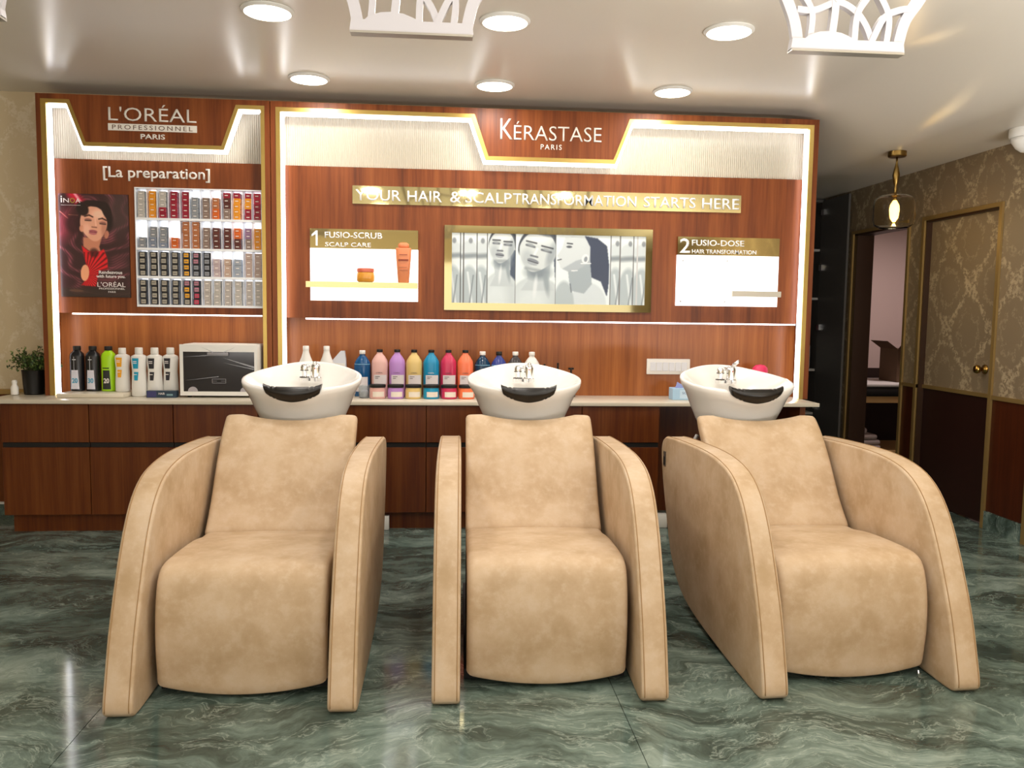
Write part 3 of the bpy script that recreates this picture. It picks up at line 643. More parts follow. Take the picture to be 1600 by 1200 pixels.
# ------------------------------------------------------------------ colour box shelf
SHX, SHZ = -1.4545, HZ0
sh = tag(empty('colour_shelf', (SHX, PM, SHZ)), 'backlit white shelf rack recessed in the left unit holding colour boxes', 'shelf')
w = (HX1 - HX0) / 2 - .0005; H = HZ1 - HZ0
box('back_light', -w, w, .090, .094, 0, H, SHELFGLOW, sh)
ACR = mat('white_acrylic', 'f4f6f8', .3)
for z in (.012, .182, .348, .524): box('shelf_board', -w + .004, w - .004, -.004, .089, z - .012, z + .0015, ACR, sh)
for x in (-w, w - .004): box('side', x, x + .004, -.004, .089, 0, H - .006, ACR, sh)
box('top_board', -w, w, -.004, .089, H - .006, H, ACR, sh)
colx = [-1.817 + (z - 65) * .000646 for z in (72, 172, 262, 362, 466, 552, 648, 738, 836, 928, 1030, 1112)]
for c in range(1, 12):
    xd = colx[c] - .008 - SHX
    box('divider', xd, xd + .002, .002, .088, .0135, H - .007, ACR, sh)
PAL = {'pale grey': ('c4beb4', 'b3aca4', 0), 'orange': ('f0a028', 'd98a1c', 0), 'dark red': ('a81c34', '8e1428', 0), 'bright red': ('d62840', 'a81c34', 0), 'steel grey': ('9a9c9e', '84868a', 0),
       'taupe': ('9a8478', '826c60', 0), 'burnt orange': ('e06c22', 'c65a18', 0), 'copper': ('c0784a', 'a8643a', 0), 'dark brown': ('6a3024', '52241c', 0), 'mauve': ('a07c98', '866480', 0), 'slate blue': ('8e96a4', '7a8292', 0),
       'black and beige': ('201e20', 'a8a090', 1), 'black and amber': ('201e20', 'e8a420', 1), 'black and pink': ('242026', 'b87888', 1), 'black and grey': ('1e1e22', '8c8e94', 1), 'black and crimson': ('2a1e26', 'c83c58', 1),
       'pale pink': ('c8b4b4', 'b8a4a4', 0), 'peach': ('cbaf9c', 'b89c8a', 0), 'blue grey': ('a8aeb6', '989ea8', 0), 'ash beige': ('c2b8b0', 'b2a8a0', 0), 'rose beige': ('c4aca0', 'b29a8e', 0)}
A, O_, D, G_, T_, U_, C_, B_ = 'pale grey', 'orange', 'dark red', 'steel grey', 'taupe', 'burnt orange', 'copper', 'dark brown'
K1, K2, K3, K4, K5 = 'black and beige', 'black and amber', 'black and pink', 'black and grey', 'black and crimson'
ROWS = [  # bottom to top in each stack
 (.1821 * 0 + 1.8195, .0315, [[A] * 5, [O_] * 5, [D, D, A, A, A], [D] * 5, [D] * 5, [G_] * 4, [T_] * 4, [U_, U_, C_, C_], [T_, T_, B_, B_, D], [O_, O_, O_, O_, D], [D, D, O_, O_, D], [D, D, D, 'bright red', 'bright red']]),
 (1.6435, .0315, [[G_] * 2, ['slate blue', 'slate blue', G_, G_], ['slate blue', G_, G_, G_], [U_] * 2, [C_] * 5, [C_] * 5, [T_] * 4, [B_] * 4, [B_] * 4, [B_, B_, U_, U_], [T_, T_, 'mauve', 'mauve'], [O_] * 4]),
 (1.4775, .0360, [[K1] * 4, [K1] * 4, [K1] * 4, [K1] * 4, [K2] * 4, [K4, K4, K3, K3], [K4] * 4, ['pale pink'] * 3, ['peach'] * 3, ['blue grey'] * 3, ['rose beige'] * 4, ['rose beige'] * 4]),
 (1.3075, .0370, [[K1] * 4, [K1] * 4, [K1] * 4, [K1] * 4, [K1, K2, K2, K3], [K5, K5, K3, K3], ['ash beige'] * 4, [A] * 4, ['ash beige'] * 4, [A] * 4, ['ash beige'] * 4, [A] * 4])]
bmeshes = {}
def cbox(kind, h):
    key = (kind, round(h, 4))
    if key not in bmeshes:
        bc, lc, blk = PAL[kind]
        bm = bmesh.new(); abox(bm, -.0192, .0192, 0, .078, 0, h, .0012, 1); me = bpy.data.meshes.new('colour_box'); bm.to_mesh(me); bm.free()
        me.materials.append(mat('card ' + kind, bc, .45))
        bm = bmesh.new()
        mg = .006 if blk else .004
        abox(bm, -.0192 + mg, .0192 - mg, -.0006, -.0001, mg, h - mg); fz = len(bm.faces)
        ml = bpy.data.meshes.new('label'); 
        abox(bm, -.010, .008, -.0009, -.0006, h * .42, h * .56)
        bm.faces.ensure_lookup_table()
        for f in bm.faces[fz:]: f.material_index = 1
        bm.to_mesh(ml); bm.free()
        ml.materials.append(mat('card label ' + kind, lc, .45)); ml.materials.append(mat('box_print' + ('d' if blk else 'l'), '6e6a64' if blk else 'efe6dc', .5))
        bmeshes[key] = (me, ml)
    return bmeshes[key]
ordn = ['first', 'second', 'third', 'fourth', 'fifth', 'sixth', 'seventh', 'eighth', 'ninth', 'tenth', 'eleventh', 'twelfth']
rown = ['top', 'second', 'third', 'bottom']; upn = ['lowest', 'second up', 'third up', 'fourth up', 'fifth up']
for ri, (z0, h, stacks) in enumerate(ROWS):
    for ci, st in enumerate(stacks):
        xx = colx[ci] + .0205 + .004
        if ci == 11: xx = min(xx, HX1 - .027)
        for k, kind in enumerate(st):
            me, ml = cbox(kind, h - .0006)
            o = link('colour_box', me); o.location = (xx + random.uniform(-.0012, .0012), PM + .004 + random.uniform(0, .005), z0 + .0005 + k * h); o.rotation_euler.z = random.uniform(-.02, .02)
            link('label', ml, None, o)
            tag(o, '%s hair colour box, %s in the %s stack of the %s shelf' % (kind, upn[k], ordn[ci], rown[ri]), 'box', 'hair colour boxes on the backlit shelf')

# ------------------------------------------------------------------ bottles
def patch(bm, prof, sx, sy, z0, z1, a0, a1, nexp=2., off=.0012, taper=(1, 1), n=10):
    def rad(z):
        for (r0, q0), (r1, q1) in zip(prof, prof[1:]):
            if q0 <= z <= q1: return r0 + (r1 - r0) * (z - q0) / (q1 - q0 + 1e-9)
        return prof[-1][0]
    rows = []
    zs = [z0 + (z1 - z0) * i / 4 for i in range(5)]
    for i, z in enumerate(zs):
        row = []; tp = taper[0] + (taper[1] - taper[0]) * i / 4; mid = (a0 + a1) / 2
        for k in range(n + 1):
            a = mid + (a0 - mid + (a1 - a0) * k / n) * tp
            c, s = math.cos(a), math.sin(a)
            if nexp != 2: c = math.copysign(abs(c) ** (2 / nexp), c); s = math.copysign(abs(s) ** (2 / nexp), s)
            r = rad(z); row.append(bm.verts.new(((r * sx + off) * c, (r * sy + off) * s, z)))
        rows.append(row)
    for a, b in zip(rows, rows[1:]):
        for k in range(n): bm.faces.new((a[k], a[k + 1], b[k + 1], b[k]))
def part_lathe(nm, prof, m, par, sx=1, sy=1, nexp=2., seg=28, fa=.7):
    bm = bmesh.new(); lathe(bm, prof, seg, sx, sy, nexp=nexp); return fin(bm, nm, m, par, True, flat_angle=fa)
def part_patch(nm, prof, m, par, *a, **k):
    bm = bmesh.new(); patch(bm, prof, *a, **k); o = fin(bm, nm, m, par, True)
    return o
FR = -PI / 2
# tray the black and green bottles stand on
tag(box('tray', -2.215, -1.842, 4.90, 5.185, CT + .0005, CT + .024, STONE, bev=.004), 'low cream slab on the worktop under the black and green bottles', 'tray')
TZ = CT + .0245
def developer(x, y, z, bc, cap, num, numc, label, labc, green=False):
    t = tag(empty('developer_bottle', (x, y, z)), label, 'bottle', 'developer bottles on the left worktop')
    prof = [(.036, 0), (.040, .004), (.040, .205), (.036, .222), (.022, .236), (.019, .242)]
    part_lathe('body', prof, bc, t, 1, .85, 2.6); part_lathe('cap', [(.021, .2425), (.022, .246), (.022, .264), (.020, .267)], cap, t)
    part_patch('label', prof, labc, t, 1, .85, .012, .125, FR - .55, FR + .42, 2.6, taper=(1.05, .75))
    text(num, -.018, .014, .048, .078, -.0362, numc, t, 'number', .0008, bold=.03)
    if not green:
        box('print_line', -.0065, -.0045, -.0358, -.0342, .126, .205, mat('silver_ink', 'c8c8cc', .4), t); box('print_line', -.014, .006, -.0358, -.0342, .185, .190, mat('silver_ink', 'c8c8cc', .4), t)
    else:
        for zz, hh in ((.135, .006), (.120, .003)): part_patch('print_band', prof, BLKM, t, 1, .85, zz, zz + hh, FR - .5, FR + .25, 2.6)
BB = mat('black_bottle', '1a1a1e', .25); LB = mat('label_lilac_white', 'd8d8e4', .5)
developer(-2.172, 5.085, TZ, BB, BLKM, '20', mat('blue_ink', '4a9ec0', .5), 'black developer bottle numbered 20 at the left end of the worktop', LB)
developer(-2.082, 5.085, TZ, BB, BLKM, '30', mat('blue_ink', '4a9ec0', .5), 'black developer bottle standing between another black and the green bottle', LB)
developer(-1.992, 5.085, TZ, mat('lime_bottle', 'a8dc18', .3), BLKM, '20', PW, 'lime green developer bottle with black cap and black label', mat('label_black', '2a2c2a', .5), True)
def whitebottle(x, y, c, label, z=CT + .0005):
    t = tag(empty('cream_developer_bottle', (x, y, z)), label, 'bottle', 'white developer bottles on the left worktop')
    if z > CT + .01: t.scale = (.96, .96, .90)
    prof = [(.038, 0), (.043, .005), (.043, .06), (.0385, .15), (.044, .225), (.041, .238), (.022, .248), (.019, .251)]
    part_lathe('body', prof, WPLAS, t, 1, .8, 2.5); part_lathe('cap', [(.0215, .2515), (.0225, .254), (.0215, .286), (.019, .288)], WPLAS, t)
    m = mat('label' + c, c, .45); part_patch('label', prof, m, t, 1, .8, .165, .226, FR - .62, FR + .15, 2.5, taper=(.8, 1)); part_patch('label', prof, m, t, 1, .8, .095, .145, FR - .45, FR + .1, 2.5, taper=(.7, 1))
    for zz in (.205, .195, .128): box('print_line', -.022, -.002, -.0362, -.0345, zz, zz + .004, PW, t)
whitebottle(-1.901, 5.055, 'f0a81c', 'white developer bottle with orange labels next to the lime green bottle', TZ)
whitebottle(-1.793, 5.02, '189cc0', 'white developer bottle with turquoise blue labels')
whitebottle(-1.705, 5.025, '2c2a30', 'white bottle with black labels beside the blue-labelled bottle')
whitebottle(-1.622, 5.05, '2c2a31', 'white bottle with black labels right beside the towel warmer')
t = tag(empty('slim_carton', (-1.64, 4.945, CT + .0005)), 'small flat dark blue carton lying in front of the white bottles', 'box')
box('body', -.085, .085, -.015, .03, 0, .040, mat('navy_card', '22384a', .35), t, .001, 1); box('print_panel', -.080, -.028, -.0156, -.0151, .003, .037, mat('violet_card', '3a3a6a', .4), t); text('HAIR', -.015, .020, .018, .03, -.0152, PW, t, depth=.0004); box('print_line', .030, .065, -.0157, -.0151, .012, .022, mat('pale_teal', '7a9aa0', .4), t)

# towel warmer cabinet
def warmer():
    t = tag(empty('towel_warmer', (-1.315, 4.945, CT + .0005)), 'white steriliser cabinet with a dark glass door wrapped in film', 'appliance')
    box('body', -.222, .222, .018, .245, .016, .315, WPLAS, t, .02, 4)
    bm = bmesh.new(); fr = [(-.222, .012), (.222, .012), (.222, .312), (-.222, .312)]; fi = [(-.203, .036), (.205, .036), (.205, .270), (-.203, .270)]
    band(bm, fr + fr[:1], fi + fi[:1], 0, .0175); fin(bm, 'door_frame', WPLAS, t)
    box('door_glass', -.203, .205, .004, .015, .036, .270, mat('smoked_glass', '2c2a2c', .12), t)
    box('handle', -.062, .058, -.012, .0039, .247, .267, mat('clear_grip', '8e8c90', .25), t, .003, 2)
    g = mat('silver_print', '88888e', .4)
    bm = bmesh.new()
    for a in ((-.04, .04, .085, .0875), (-.04, .04, .109, .1115), (-.04, -.0375, .085, .1115), (.0375, .04, .085, .1115), (-.04, -.012, .097, .0985), (.012, .04, .097, .0985)): abox(bm, a[0], a[1], .0028, .0039, a[2], a[3])
    fin(bm, 'badge', g, t)
    for s in (-1, 1):
        bm = bmesh.new(); prism(bm, [(.0 + .028 * math.cos(a), .028 * math.sin(a)) for a in [PI * k / 12 for k in range(13)]], 0, .004); fin(bm, 'corner_tab', mat('film_tab', 'a8a2a8', .3), t, loc=(s * .15 - .0, -.0005, .036))
    FL = mat('cling_film', 'c8ccd4', .2, alpha=.35)
    for p in (((-.20, .240), (-.04, .250), .003), ((.02, .238), (.205, .180), .006), ((.03, .206), (.205, .168), .003), ((-.20, .10), (.0, .125), .0022), ((-.10, .300), (-.03, .268), .003), ((.10, .300), (.03, .268), .003)):
        bm = bmesh.new(); (x0, z0), (x1, z1), wd = p; prism(bm, [(x0, z0), (x1, z1 + wd), (x1, z1 - wd)], -.0035, -.0025); fin(bm, 'film_crease', FL, t)
    for x in (-.18, .18):
        for y in (.04, .22):
            bm = bmesh.new(); lathe(bm, [(.012, 0), (.014, .016)], 12, ox=x, oy=y); fin(bm, 'foot', BLKM, t)
warmer()

# shampoo bottles and matching mask jars
SHC = [('pale pink', 'e2b4ac', 'dcaaa2', -.3875), ('lilac', 'b888cc', 'b888cc', -.2815), ('cream yellow', 'dcbe78', 'e0c078', -.1785), ('turquoise', '1088b4', '1890b8', -.0735), ('raspberry', 'c83058', 'c83058', .032), ('coral orange', 'f07850', 'f07848', .136)]
LBW = mat('label_white', 'dcd4d4', .5)
for i, (nm, c, c2, x) in enumerate(SHC):
    t = tag(empty('salon_bottle', (x, 5.075, CT + .0005)), 'large %s shampoo bottle with black cap on the worktop' % nm, 'bottle', 'large coloured shampoo bottles in a row')
    prof = [(.045, 0), (.049, .006), (.0495, .205), (.046, .222), (.030, .248), (.018, .262), (.016, .272)]
    part_lathe('body', prof, mat('bottle ' + nm, c, .28), t, 1, .8, 2.6); part_lathe('cap', [(.018, .2725), (.0185, .274), (.0185, .287), (.017, .289)], BLKM, t)
    part_patch('label', prof, LBW, t, 1, .8, .080, .135, FR - .62, FR + .95, 2.6)
    ink = mat('label_ink', '5a4a4c', .5)
    for (xa, xb, zz) in ((-.024, .004, .123), (-.024, -.006, .113)): box('print_line', xa, xb, -.0412, -.0400, zz, zz + .003, ink, t)
    text("L'ORÉAL", -.018, .020, .145, .153, -.0398, ink if i != 3 else PW, t, 'lettering', .0006)
    j = tag(empty('mask_jar', (x - .004 + .002 * i, 4.955, CT + .0005)), 'round %s hair mask jar with black lid before its matching bottle' % nm, 'jar', 'coloured mask jars in front of the bottles')
    prof = [(.044, 0), (.048, .004), (.048, .05), (.044, .066)]
    part_lathe('body', prof, mat('jar ' + nm, c2, .3), j, 1, .85); part_lathe('lid', [(.0475, .0665), (.0485, .068), (.0485, .082), (.046, .0845)], BLKM, j, 1, .85)
    part_patch('label', prof, mat('jar_label', 'e6dccf', .5), j, 1, .85, .012, .043, FR - .55, FR + .95)
def clearbottle(nm, x, y, c, cap, label, white=False):
    t = tag(empty(nm, (x, y, CT + .0005)), label, 'bottle')
    prof = [(.046, 0), (.050, .006), (.050, .19), (.046, .21), (.028, .238), (.017, .250), (.016, .258)]
    m = mat('glass' + c, c, .15, trans=.25) if not white else WPLAS
    part_lathe('body', prof, m, t, 1, .8, 2.3); part_lathe('cap', [(.018, .2585), (.019, .26), (.0185, .279), (.017, .281)], cap, t)
    part_patch('label', prof, LBW, t, 1, .8, .03, .12, FR - .7, FR + .7, 2.3)
    part_patch('print_band', prof, mat('pale_ring', '7ab4d4', .4) if not white else mat('pale_ring_w', 'e4e8f0', .4), t, 1, .8, .196, .199, FR - 1.2, FR + 1.2, 2.3)
clearbottle('blue_bottle', -.494, 5.09, '0e5a94', WPLAS, 'clear blue bottle with white cap left of the pink bottle')
clearbottle('blue_bottle', .243, 5.09, '0c3c5c', WPLAS, 'dark teal bottle with white cap behind the left side of middle basin')
clearbottle('violet_bottle', .345, 5.09, '3c4a9c', BLKM, 'violet blue bottle with black cap behind the middle basin')
clearbottle('grey_bottle', .447, 5.09, '4a4648', WPLAS, 'smoky grey bottle with white cap behind the middle basin tap')
clearbottle('white_bottle', .550, 5.09, 'e8e8f0', WPLAS, 'white bottle standing behind the right of the middle basin tap', True)
t = tag(empty('glass_jar', (-.472, 4.98, CT + .0005)), 'small clear tumbler between left basin and pink jar', 'glass')
part_lathe('body', [(.028, 0), (.032, .002), (.036, .075), (.034, .075), (.030, .006), (.002, .005)], mat('clear_glass', 'e8eef0', .05, trans=.9), t, seg=24); part_lathe('cotton', [(.024, .007), (.028, .03), (.020, .045)], mat('cotton', 'cfcfd4', .8), t)
for i, (x, lb) in enumerate(((-.822, 'white long-necked applicator bottle left behind the left basin'), (-.700, 'white long-necked applicator bottle right behind the left basin tap'))):
    t = tag(empty('applicator_bottle', (x, 5.02, CT + .0005)), lb, 'bottle', 'white applicator bottles behind the left basin')
    part_lathe('body', [(.040, 0), (.046, .006), (.048, .17), (.042, .205), (.026, .245), (.019, .268), (.0175, .284)], WPLAS, t, 1, .9); part_lathe('cap', [(.0185, .2845), (.0185, .305), (.016, .308)], WPLAS, t)
t = tag(empty('paper_holder', (-.622, 5.125, CT + .0005)), 'white pointed paper stand just right of the applicator bottles', 'stand')
bm = bmesh.new(); prism(bm, [(-.055, 0), (.035, 0), (.025, .225), (.018, .275), (-.006, .275), (-.058, .215)], -.02, .02); fin(bm, 'holder', mat('translucent_white', 'd8dce4', .4), t); box('front_sheet', -.045, .02, -.0215, -.0202, .02, .2, WHITE, t)
# small dark pump tops right of the middle basin
for i, (x, h, w_) in enumerate(((.632, .205, .006), (.716, .213, .006), (.800, .183, .020))):
    t = tag(empty('pump_bottle', (x, 5.10, CT + .0005)), ['slim dark pump bottle nearest the white bottle behind middle basin', 'slim dark pump bottle in the middle of the three small ones', 'short dark pump bottle furthest right behind the middle basin'][i], 'bottle')
    part_lathe('body', [(.026, 0), (.030, .005), (.030, h - .07), (.012, h - .055), (.010, h - .04)], mat('dark_amber', '3a2418', .3), t); part_lathe('pump', [(.006, h - .0395), (.006, h - .012), (w_ * .8 + .002, h - .010), (w_ * .8 + .002, h)], BLKM, t)

# socket strip, tissue box, pink item
s = tag(empty('socket_panel', (1.444, 5.1895, .956)), 'long white electrical socket panel on the walnut niche wall', 'socket')
box('plate', -.142, .142, -.014, -.0005, -.050, .050, WPLAS, s, .004, 2)
for k in range(6): box('socket_module', -.120 + k * .041, -.084 + k * .041, -.0175, -.0142, -.028, .028, mat('socket_grey', 'd9dbe0', .35), s, .001, 1)
tb = tag(empty('tissue_box', (1.475, 4.985, CT + .0005)), 'light blue tissue box on the worktop left of the right basin', 'box')
box('body', -.065, .065, -.045, .045, 0, .072, mat('pale_blue_card', 'a8cbe6', .5), tb, .002, 1); box('print_panel', -.020, .060, -.0462, -.0452, .010, .062, mat('paler_blue', 'c4dcf0', .5), tb); text('SOFT', -.005, .05, .036, .05, -.0463, mat('navy_ink', '3a6090', .5), tb, depth=.0005)
bm = bmesh.new()
for k in range(3): prism(bm, [(-.04, .0725), (.045, .0725), (.035 - .01 * k, .105 + .006 * k), (.0 + .012 * k, .092), (-.03 + .01 * k, .110 - .01 * k)], -.018 + .014 * k, -.012 + .014 * k)
fin(bm, 'tissue', mat('lavender_tissue', '9aa4d8', .7), tb)
pk = tag(empty('round_case', (2.005, 5.06, CT + .0005)), 'bright pink round case behind the right basin', 'case')
part_lathe('body', [(.045, 0), (.052, .01), (.052, .13), (.045, .165)], mat('hot_pink', 'e83a6a', .35), pk); part_lathe('lid', [(.044, .1655), (.05, .17), (.046, .195), (.028, .212), (.006, .216)], mat('hot_pink', 'e83a6a', .35), pk)

# potted plant
def plant():
    t = tag(empty('potted_plant', (-2.430, 5.10, CT + .0005)), 'small bushy green plant in black pot left of the display unit', 'plant')
    part_lathe('pot', [(.050, 0), (.054, .004), (.064, .14), (.066, .145), (.058, .145), (.055, .12)], mat('black_pot', '0d0c0a', .4), t)
    part_lathe('soil', [(.045, .118), (.055, .122)], mat('soil', '241a12', .9), t)
    rnd = random.Random(4); bms = bmesh.new(); bml = bmesh.new()
    for k in range(46):
        a = rnd.uniform(0, 2 * PI); el = rnd.uniform(.15, 1.35); ln = rnd.uniform(.10, .165)
        d = Vector((math.cos(a) * math.cos(el), math.sin(a) * math.cos(el) * .8, math.sin(el) * .95)); p0 = Vector((0, 0, .125)); p1 = p0 + d * ln * .5 + Vector((0, 0, .02)); p2 = p0 + d * ln + Vector((0, 0, .012))
        p0 += Vector((rnd.uniform(-.03, .03), rnd.uniform(-.03, .03), 0)); tube(bms, [p0, p1, p2], .0014, 4)
        for q in range(13):
            tt = rnd.uniform(.25, 1.05); c = p0.lerp(p2, tt) + Vector([rnd.uniform(-.012, .012) for _ in range(3)])
            u = Vector([rnd.uniform(-1, 1) for _ in range(3)]).normalized(); v = u.orthogonal().normalized(); L_ = rnd.uniform(.009, .014)
            bml.faces.new([bml.verts.new(c + e) for e in (-u * L_, v * L_ * .45, u * L_, -v * L_ * .45)])
    fin(bms, 'stems', mat('stem_green', '3a3a1a', .7), t)
    lm = mat('leaf_green', '3f5a24', .5); t_, n, l, b = nt(lm); l.new(ramp(n, l, noise(n, l, geo(n), 60, 1), [(.35, '1c2c12'), (.5, '3a5420'), (.68, '7a8a48')]), b.inputs['Base Color'])
    lf = fin(bml, 'foliage', lm, t); lf['kind'] = 'stuff'
plant()
t = tag(empty('small_vase', (-2.517, 5.05, CT + .0005)), 'small white vase-like bottle beside the black plant pot', 'vase')
part_lathe('body', [(.016, 0), (.021, .004), (.021, .045), (.013, .062), (.016, .078), (.010, .088)], WHITE, t)

# ------------------------------------------------------------------ shampoo chairs
def arm_profile():
    base = [(0.010, .012), (.0, .04), (.022, .13), (.055, .245), (.10, .36), (.155, .48), (.21, .575), (.275, .65), (.36, .702), (.47, .729), (.62, .741), (.85, .739), (1.10, .728), (1.17, .715), (1.205, .685), (1.212, .635), (1.185, .53),
            (1.125, .39), (1.04, .22), (.94, .12), (.82, .065), (.65, .035), (.4, .014), (.15, .002), (.045, .0)]
    P = [Vector((a, b)) for a, b in base]; out = []; n = len(P)
    for i in range(n):   # catmull-rom
        p0, p1, p2, p3 = P[i - 1], P[i], P[(i + 1) % n], P[(i + 2) % n]
        for k in range(3):
            t = k / 3
            out.append(.5 * ((2 * p1) + (-p0 + p2) * t + (2 * p0 - 5 * p1 + 4 * p2 - p3) * t * t + (-p0 + 3 * p1 - 3 * p2 + p3) * t ** 3))
    return out
ARMP = arm_profile()
def arm(side, par):
    x0, x1 = (-.392, -.299) if side < 0 else (.299, .392)
    bm = bmesh.new(); n = len(ARMP)
    def inset(e):
        res = []
        for i in range(n):
            d = (ARMP[(i + 1) % n] - ARMP[i - 1]).normalized(); res.append(ARMP[i] + Vector((d.y, -d.x)) * e)
        return res
    cols = []
    r = .010
    c0 = sum(ARMP, Vector((0, 0))) / n
    for x, e in [(x0, r)] + [(x0 + r * (1 - math.cos(a)), r * (1 - math.sin(a))) for a in (PI / 6, PI / 3, PI / 2)] + [(x1 - r * (1 - math.cos(a)), r * (1 - math.sin(a))) for a in (PI / 2, PI / 3, PI / 6)] + [(x1, r)]:
        cols.append([bm.verts.new((x, p.x, max(p.y, .0005))) for p in inset(e)])
    for a, b in zip(cols, cols[1:]):
        for k in range(n): bm.faces.new((a[k], a[(k + 1) % n], b[(k + 1) % n], b[k]))
    bm.faces.new(cols[0][::-1]); bm.faces.new(cols[-1])
    o = fin(bm, 'armrest', LEATHER, par, True, flat_angle=.9)
    for xx in (x0 + .010, x1 - .010):
        bm = bmesh.new(); q = inset(-.0006); pts = [(xx, p.x, p.y) for p in q[2:52]]
        tube(bm, pts, .0017, 6); fin(bm, 'piping', SEAM, o, True)
    return o
def cushion(nm, path, w, par, r=.03, sag=None, cols=28):
    P = [Vector(p) for p in path]; n = len(P)
    Q = []
    for i in range(n):
        p0, p1, p2, p3 = P[i - 1], P[i], P[(i + 1) % n], P[(i + 2) % n]
        for k in range(4):
            t = k / 4; Q.append(.5 * ((2 * p1) + (-p0 + p2) * t + (2 * p0 - 5 * p1 + 4 * p2 - p3) * t * t + (-p0 + 3 * p1 - 3 * p2 + p3) * t ** 3))
    n = len(Q); area = sum(Q[i].x * Q[(i + 1) % n].y - Q[(i + 1) % n].x * Q[i].y for i in range(n)); sg = 1 if area > 0 else -1
    bm = bmesh.new(); C = []
    xs = []
    for k in range(cols + 1):
        s = -1 + 2 * k / cols; xs.append(math.copysign(1 - (1 - abs(s)) ** 1.6, s))
    for s in xs:
        x = s * w; d = max(0, abs(x) - (w - r)); e = r - math.sqrt(max(0, r * r - d * d)); row = []
        for i in range(n):
            t = (Q[(i + 1) % n] - Q[i - 1]).normalized(); nn = Vector((-t.y, t.x)) * sg; q = Q[i] + nn * e * .85
            dy, dz = sag(s, q) if sag else (0, 0)
            row.append(bm.verts.new((x, q.x + dy, q.y + dz)))
        C.append(row)
    for a, b in zip(C, C[1:]):
        for k in range(n): bm.faces.new((a[k], a[(k + 1) % n], b[(k + 1) % n], b[k]))
    bm.faces.new(C[0][::-1]); bm.faces.new(C[-1])
    return fin(bm, nm, LEATHER, par, True)
def basin(par, cy=1.31):
    N = 64
    def rimpt(a):
        c, s = math.cos(a), math.sin(a)
        x = .270 * math.copysign(abs(c) ** .92, c)
        if s >= 0: y = cy + .275 * s ** 1.12
        else: y = cy - .255 * abs(s) ** .95
        z = .978 + .145 * (y - cy) + .016 * max(0, s) ** 6
        return x, y, z
    def notch(a):
        s = math.sin(a); c = math.cos(a)
        return .026 * math.exp(-(c / .36) ** 4) if s < 0 else 0
    bm = bmesh.new(); rings = []
    # inner bowl from drain outwards, then lip, then outer wall to the foot
    spec = [('in', .06, .118), ('in', .3, .112), ('in', .5, .092), ('in', .68, .064), ('in', .82, .036), ('in', .91, .014), ('in', .945, .003), ('rim', .97, 0), ('rim', .995, .001), ('out', 1.0, .010), ('out', .985, .028), ('out', .93, .3), ('out', .84, .62), ('out', .72, .88), ('out', .62, 1.0), ('out', .50, 1.02), ('out', .1, 1.03)]
    for kind, sc, d in spec:
        if kind == 'out' and d > .05: sc = {.3: .90, .62: .795, .88: .705, 1.0: .655, 1.02: .5, 1.03: .1}[d]
        ring = []
        for k in range(N):
            a = 2 * PI * k / N; x, y, z = rimpt(a); nz = notch(a)
            if kind == 'out' and d > .05:
                zz = (z - nz) - d * ((z - nz) - .762) if True else z; cyy = cy - .0
                ring.append(bm.verts.new((x * sc, cyy + (y - cyy) * sc, zz)))
            else:
                f = max(0, min(1, (sc - .6) / .4)) if kind == 'in' else 1
                ring.append(bm.verts.new((x * sc, cy + (y - cy) * sc, (z if kind != 'in' else z * f + .985 * (1 - f) - 0) - nz * f - d)))
        rings.append(ring)
    for a, b in zip(rings, rings[1:]):
        for k in range(N): bm.faces.new((a[k], a[(k + 1) % N], b[(k + 1) % N], b[k]))
    bm.faces.new(rings[0]); bm.faces.new(rings[-1])
    o = fin(bm, 'basin', PORC, par, True)
    bm = bmesh.new(); lathe(bm, [(.030, 0), (.031, .003), (.020, .004)], 20, ox=0, oy=cy, oz=.868); fin(bm, 'drain', CHROME, o, True)
    return o
def neckrest(par, cy=1.31):
    bm = bmesh.new(); N = 20; M = 41; rings = []
    for i in range(M):
        s = -1 + 2 * i / (M - 1); x = s * .120
        y = cy - .264 + .018 * s * s; h = .034 - .013 * abs(s) ** 1.5; d = .030 - .008 * s * s; z = .955 - h + .012 * abs(s) ** 5
        for g in (-.60, .60, -.74, .74):
            h -= .0035 * math.exp(-((s - g) / .025) ** 2)
        if abs(s) > .9: h *= 1.04
        ring = []
        for k in range(N):
            a = 2 * PI * k / N; u = math.cos(a) * d; v = math.sin(a) * h
            if v < 0: u *= .8
            ring.append(bm.verts.new((x + s * abs(s) * .006 * math.sin(a), y + u, z + v)))
        rings.append(ring)
    for a, b in zip(rings, rings[1:]):
        for k in range(N): bm.faces.new((a[k], a[(k + 1) % N], b[(k + 1) % N], b[k]))
    bm.faces.new(rings[0][::-1]); bm.faces.new(rings[-1])
    return fin(bm, 'neck_rest', BLACK, par, True, flat_angle=1.0)
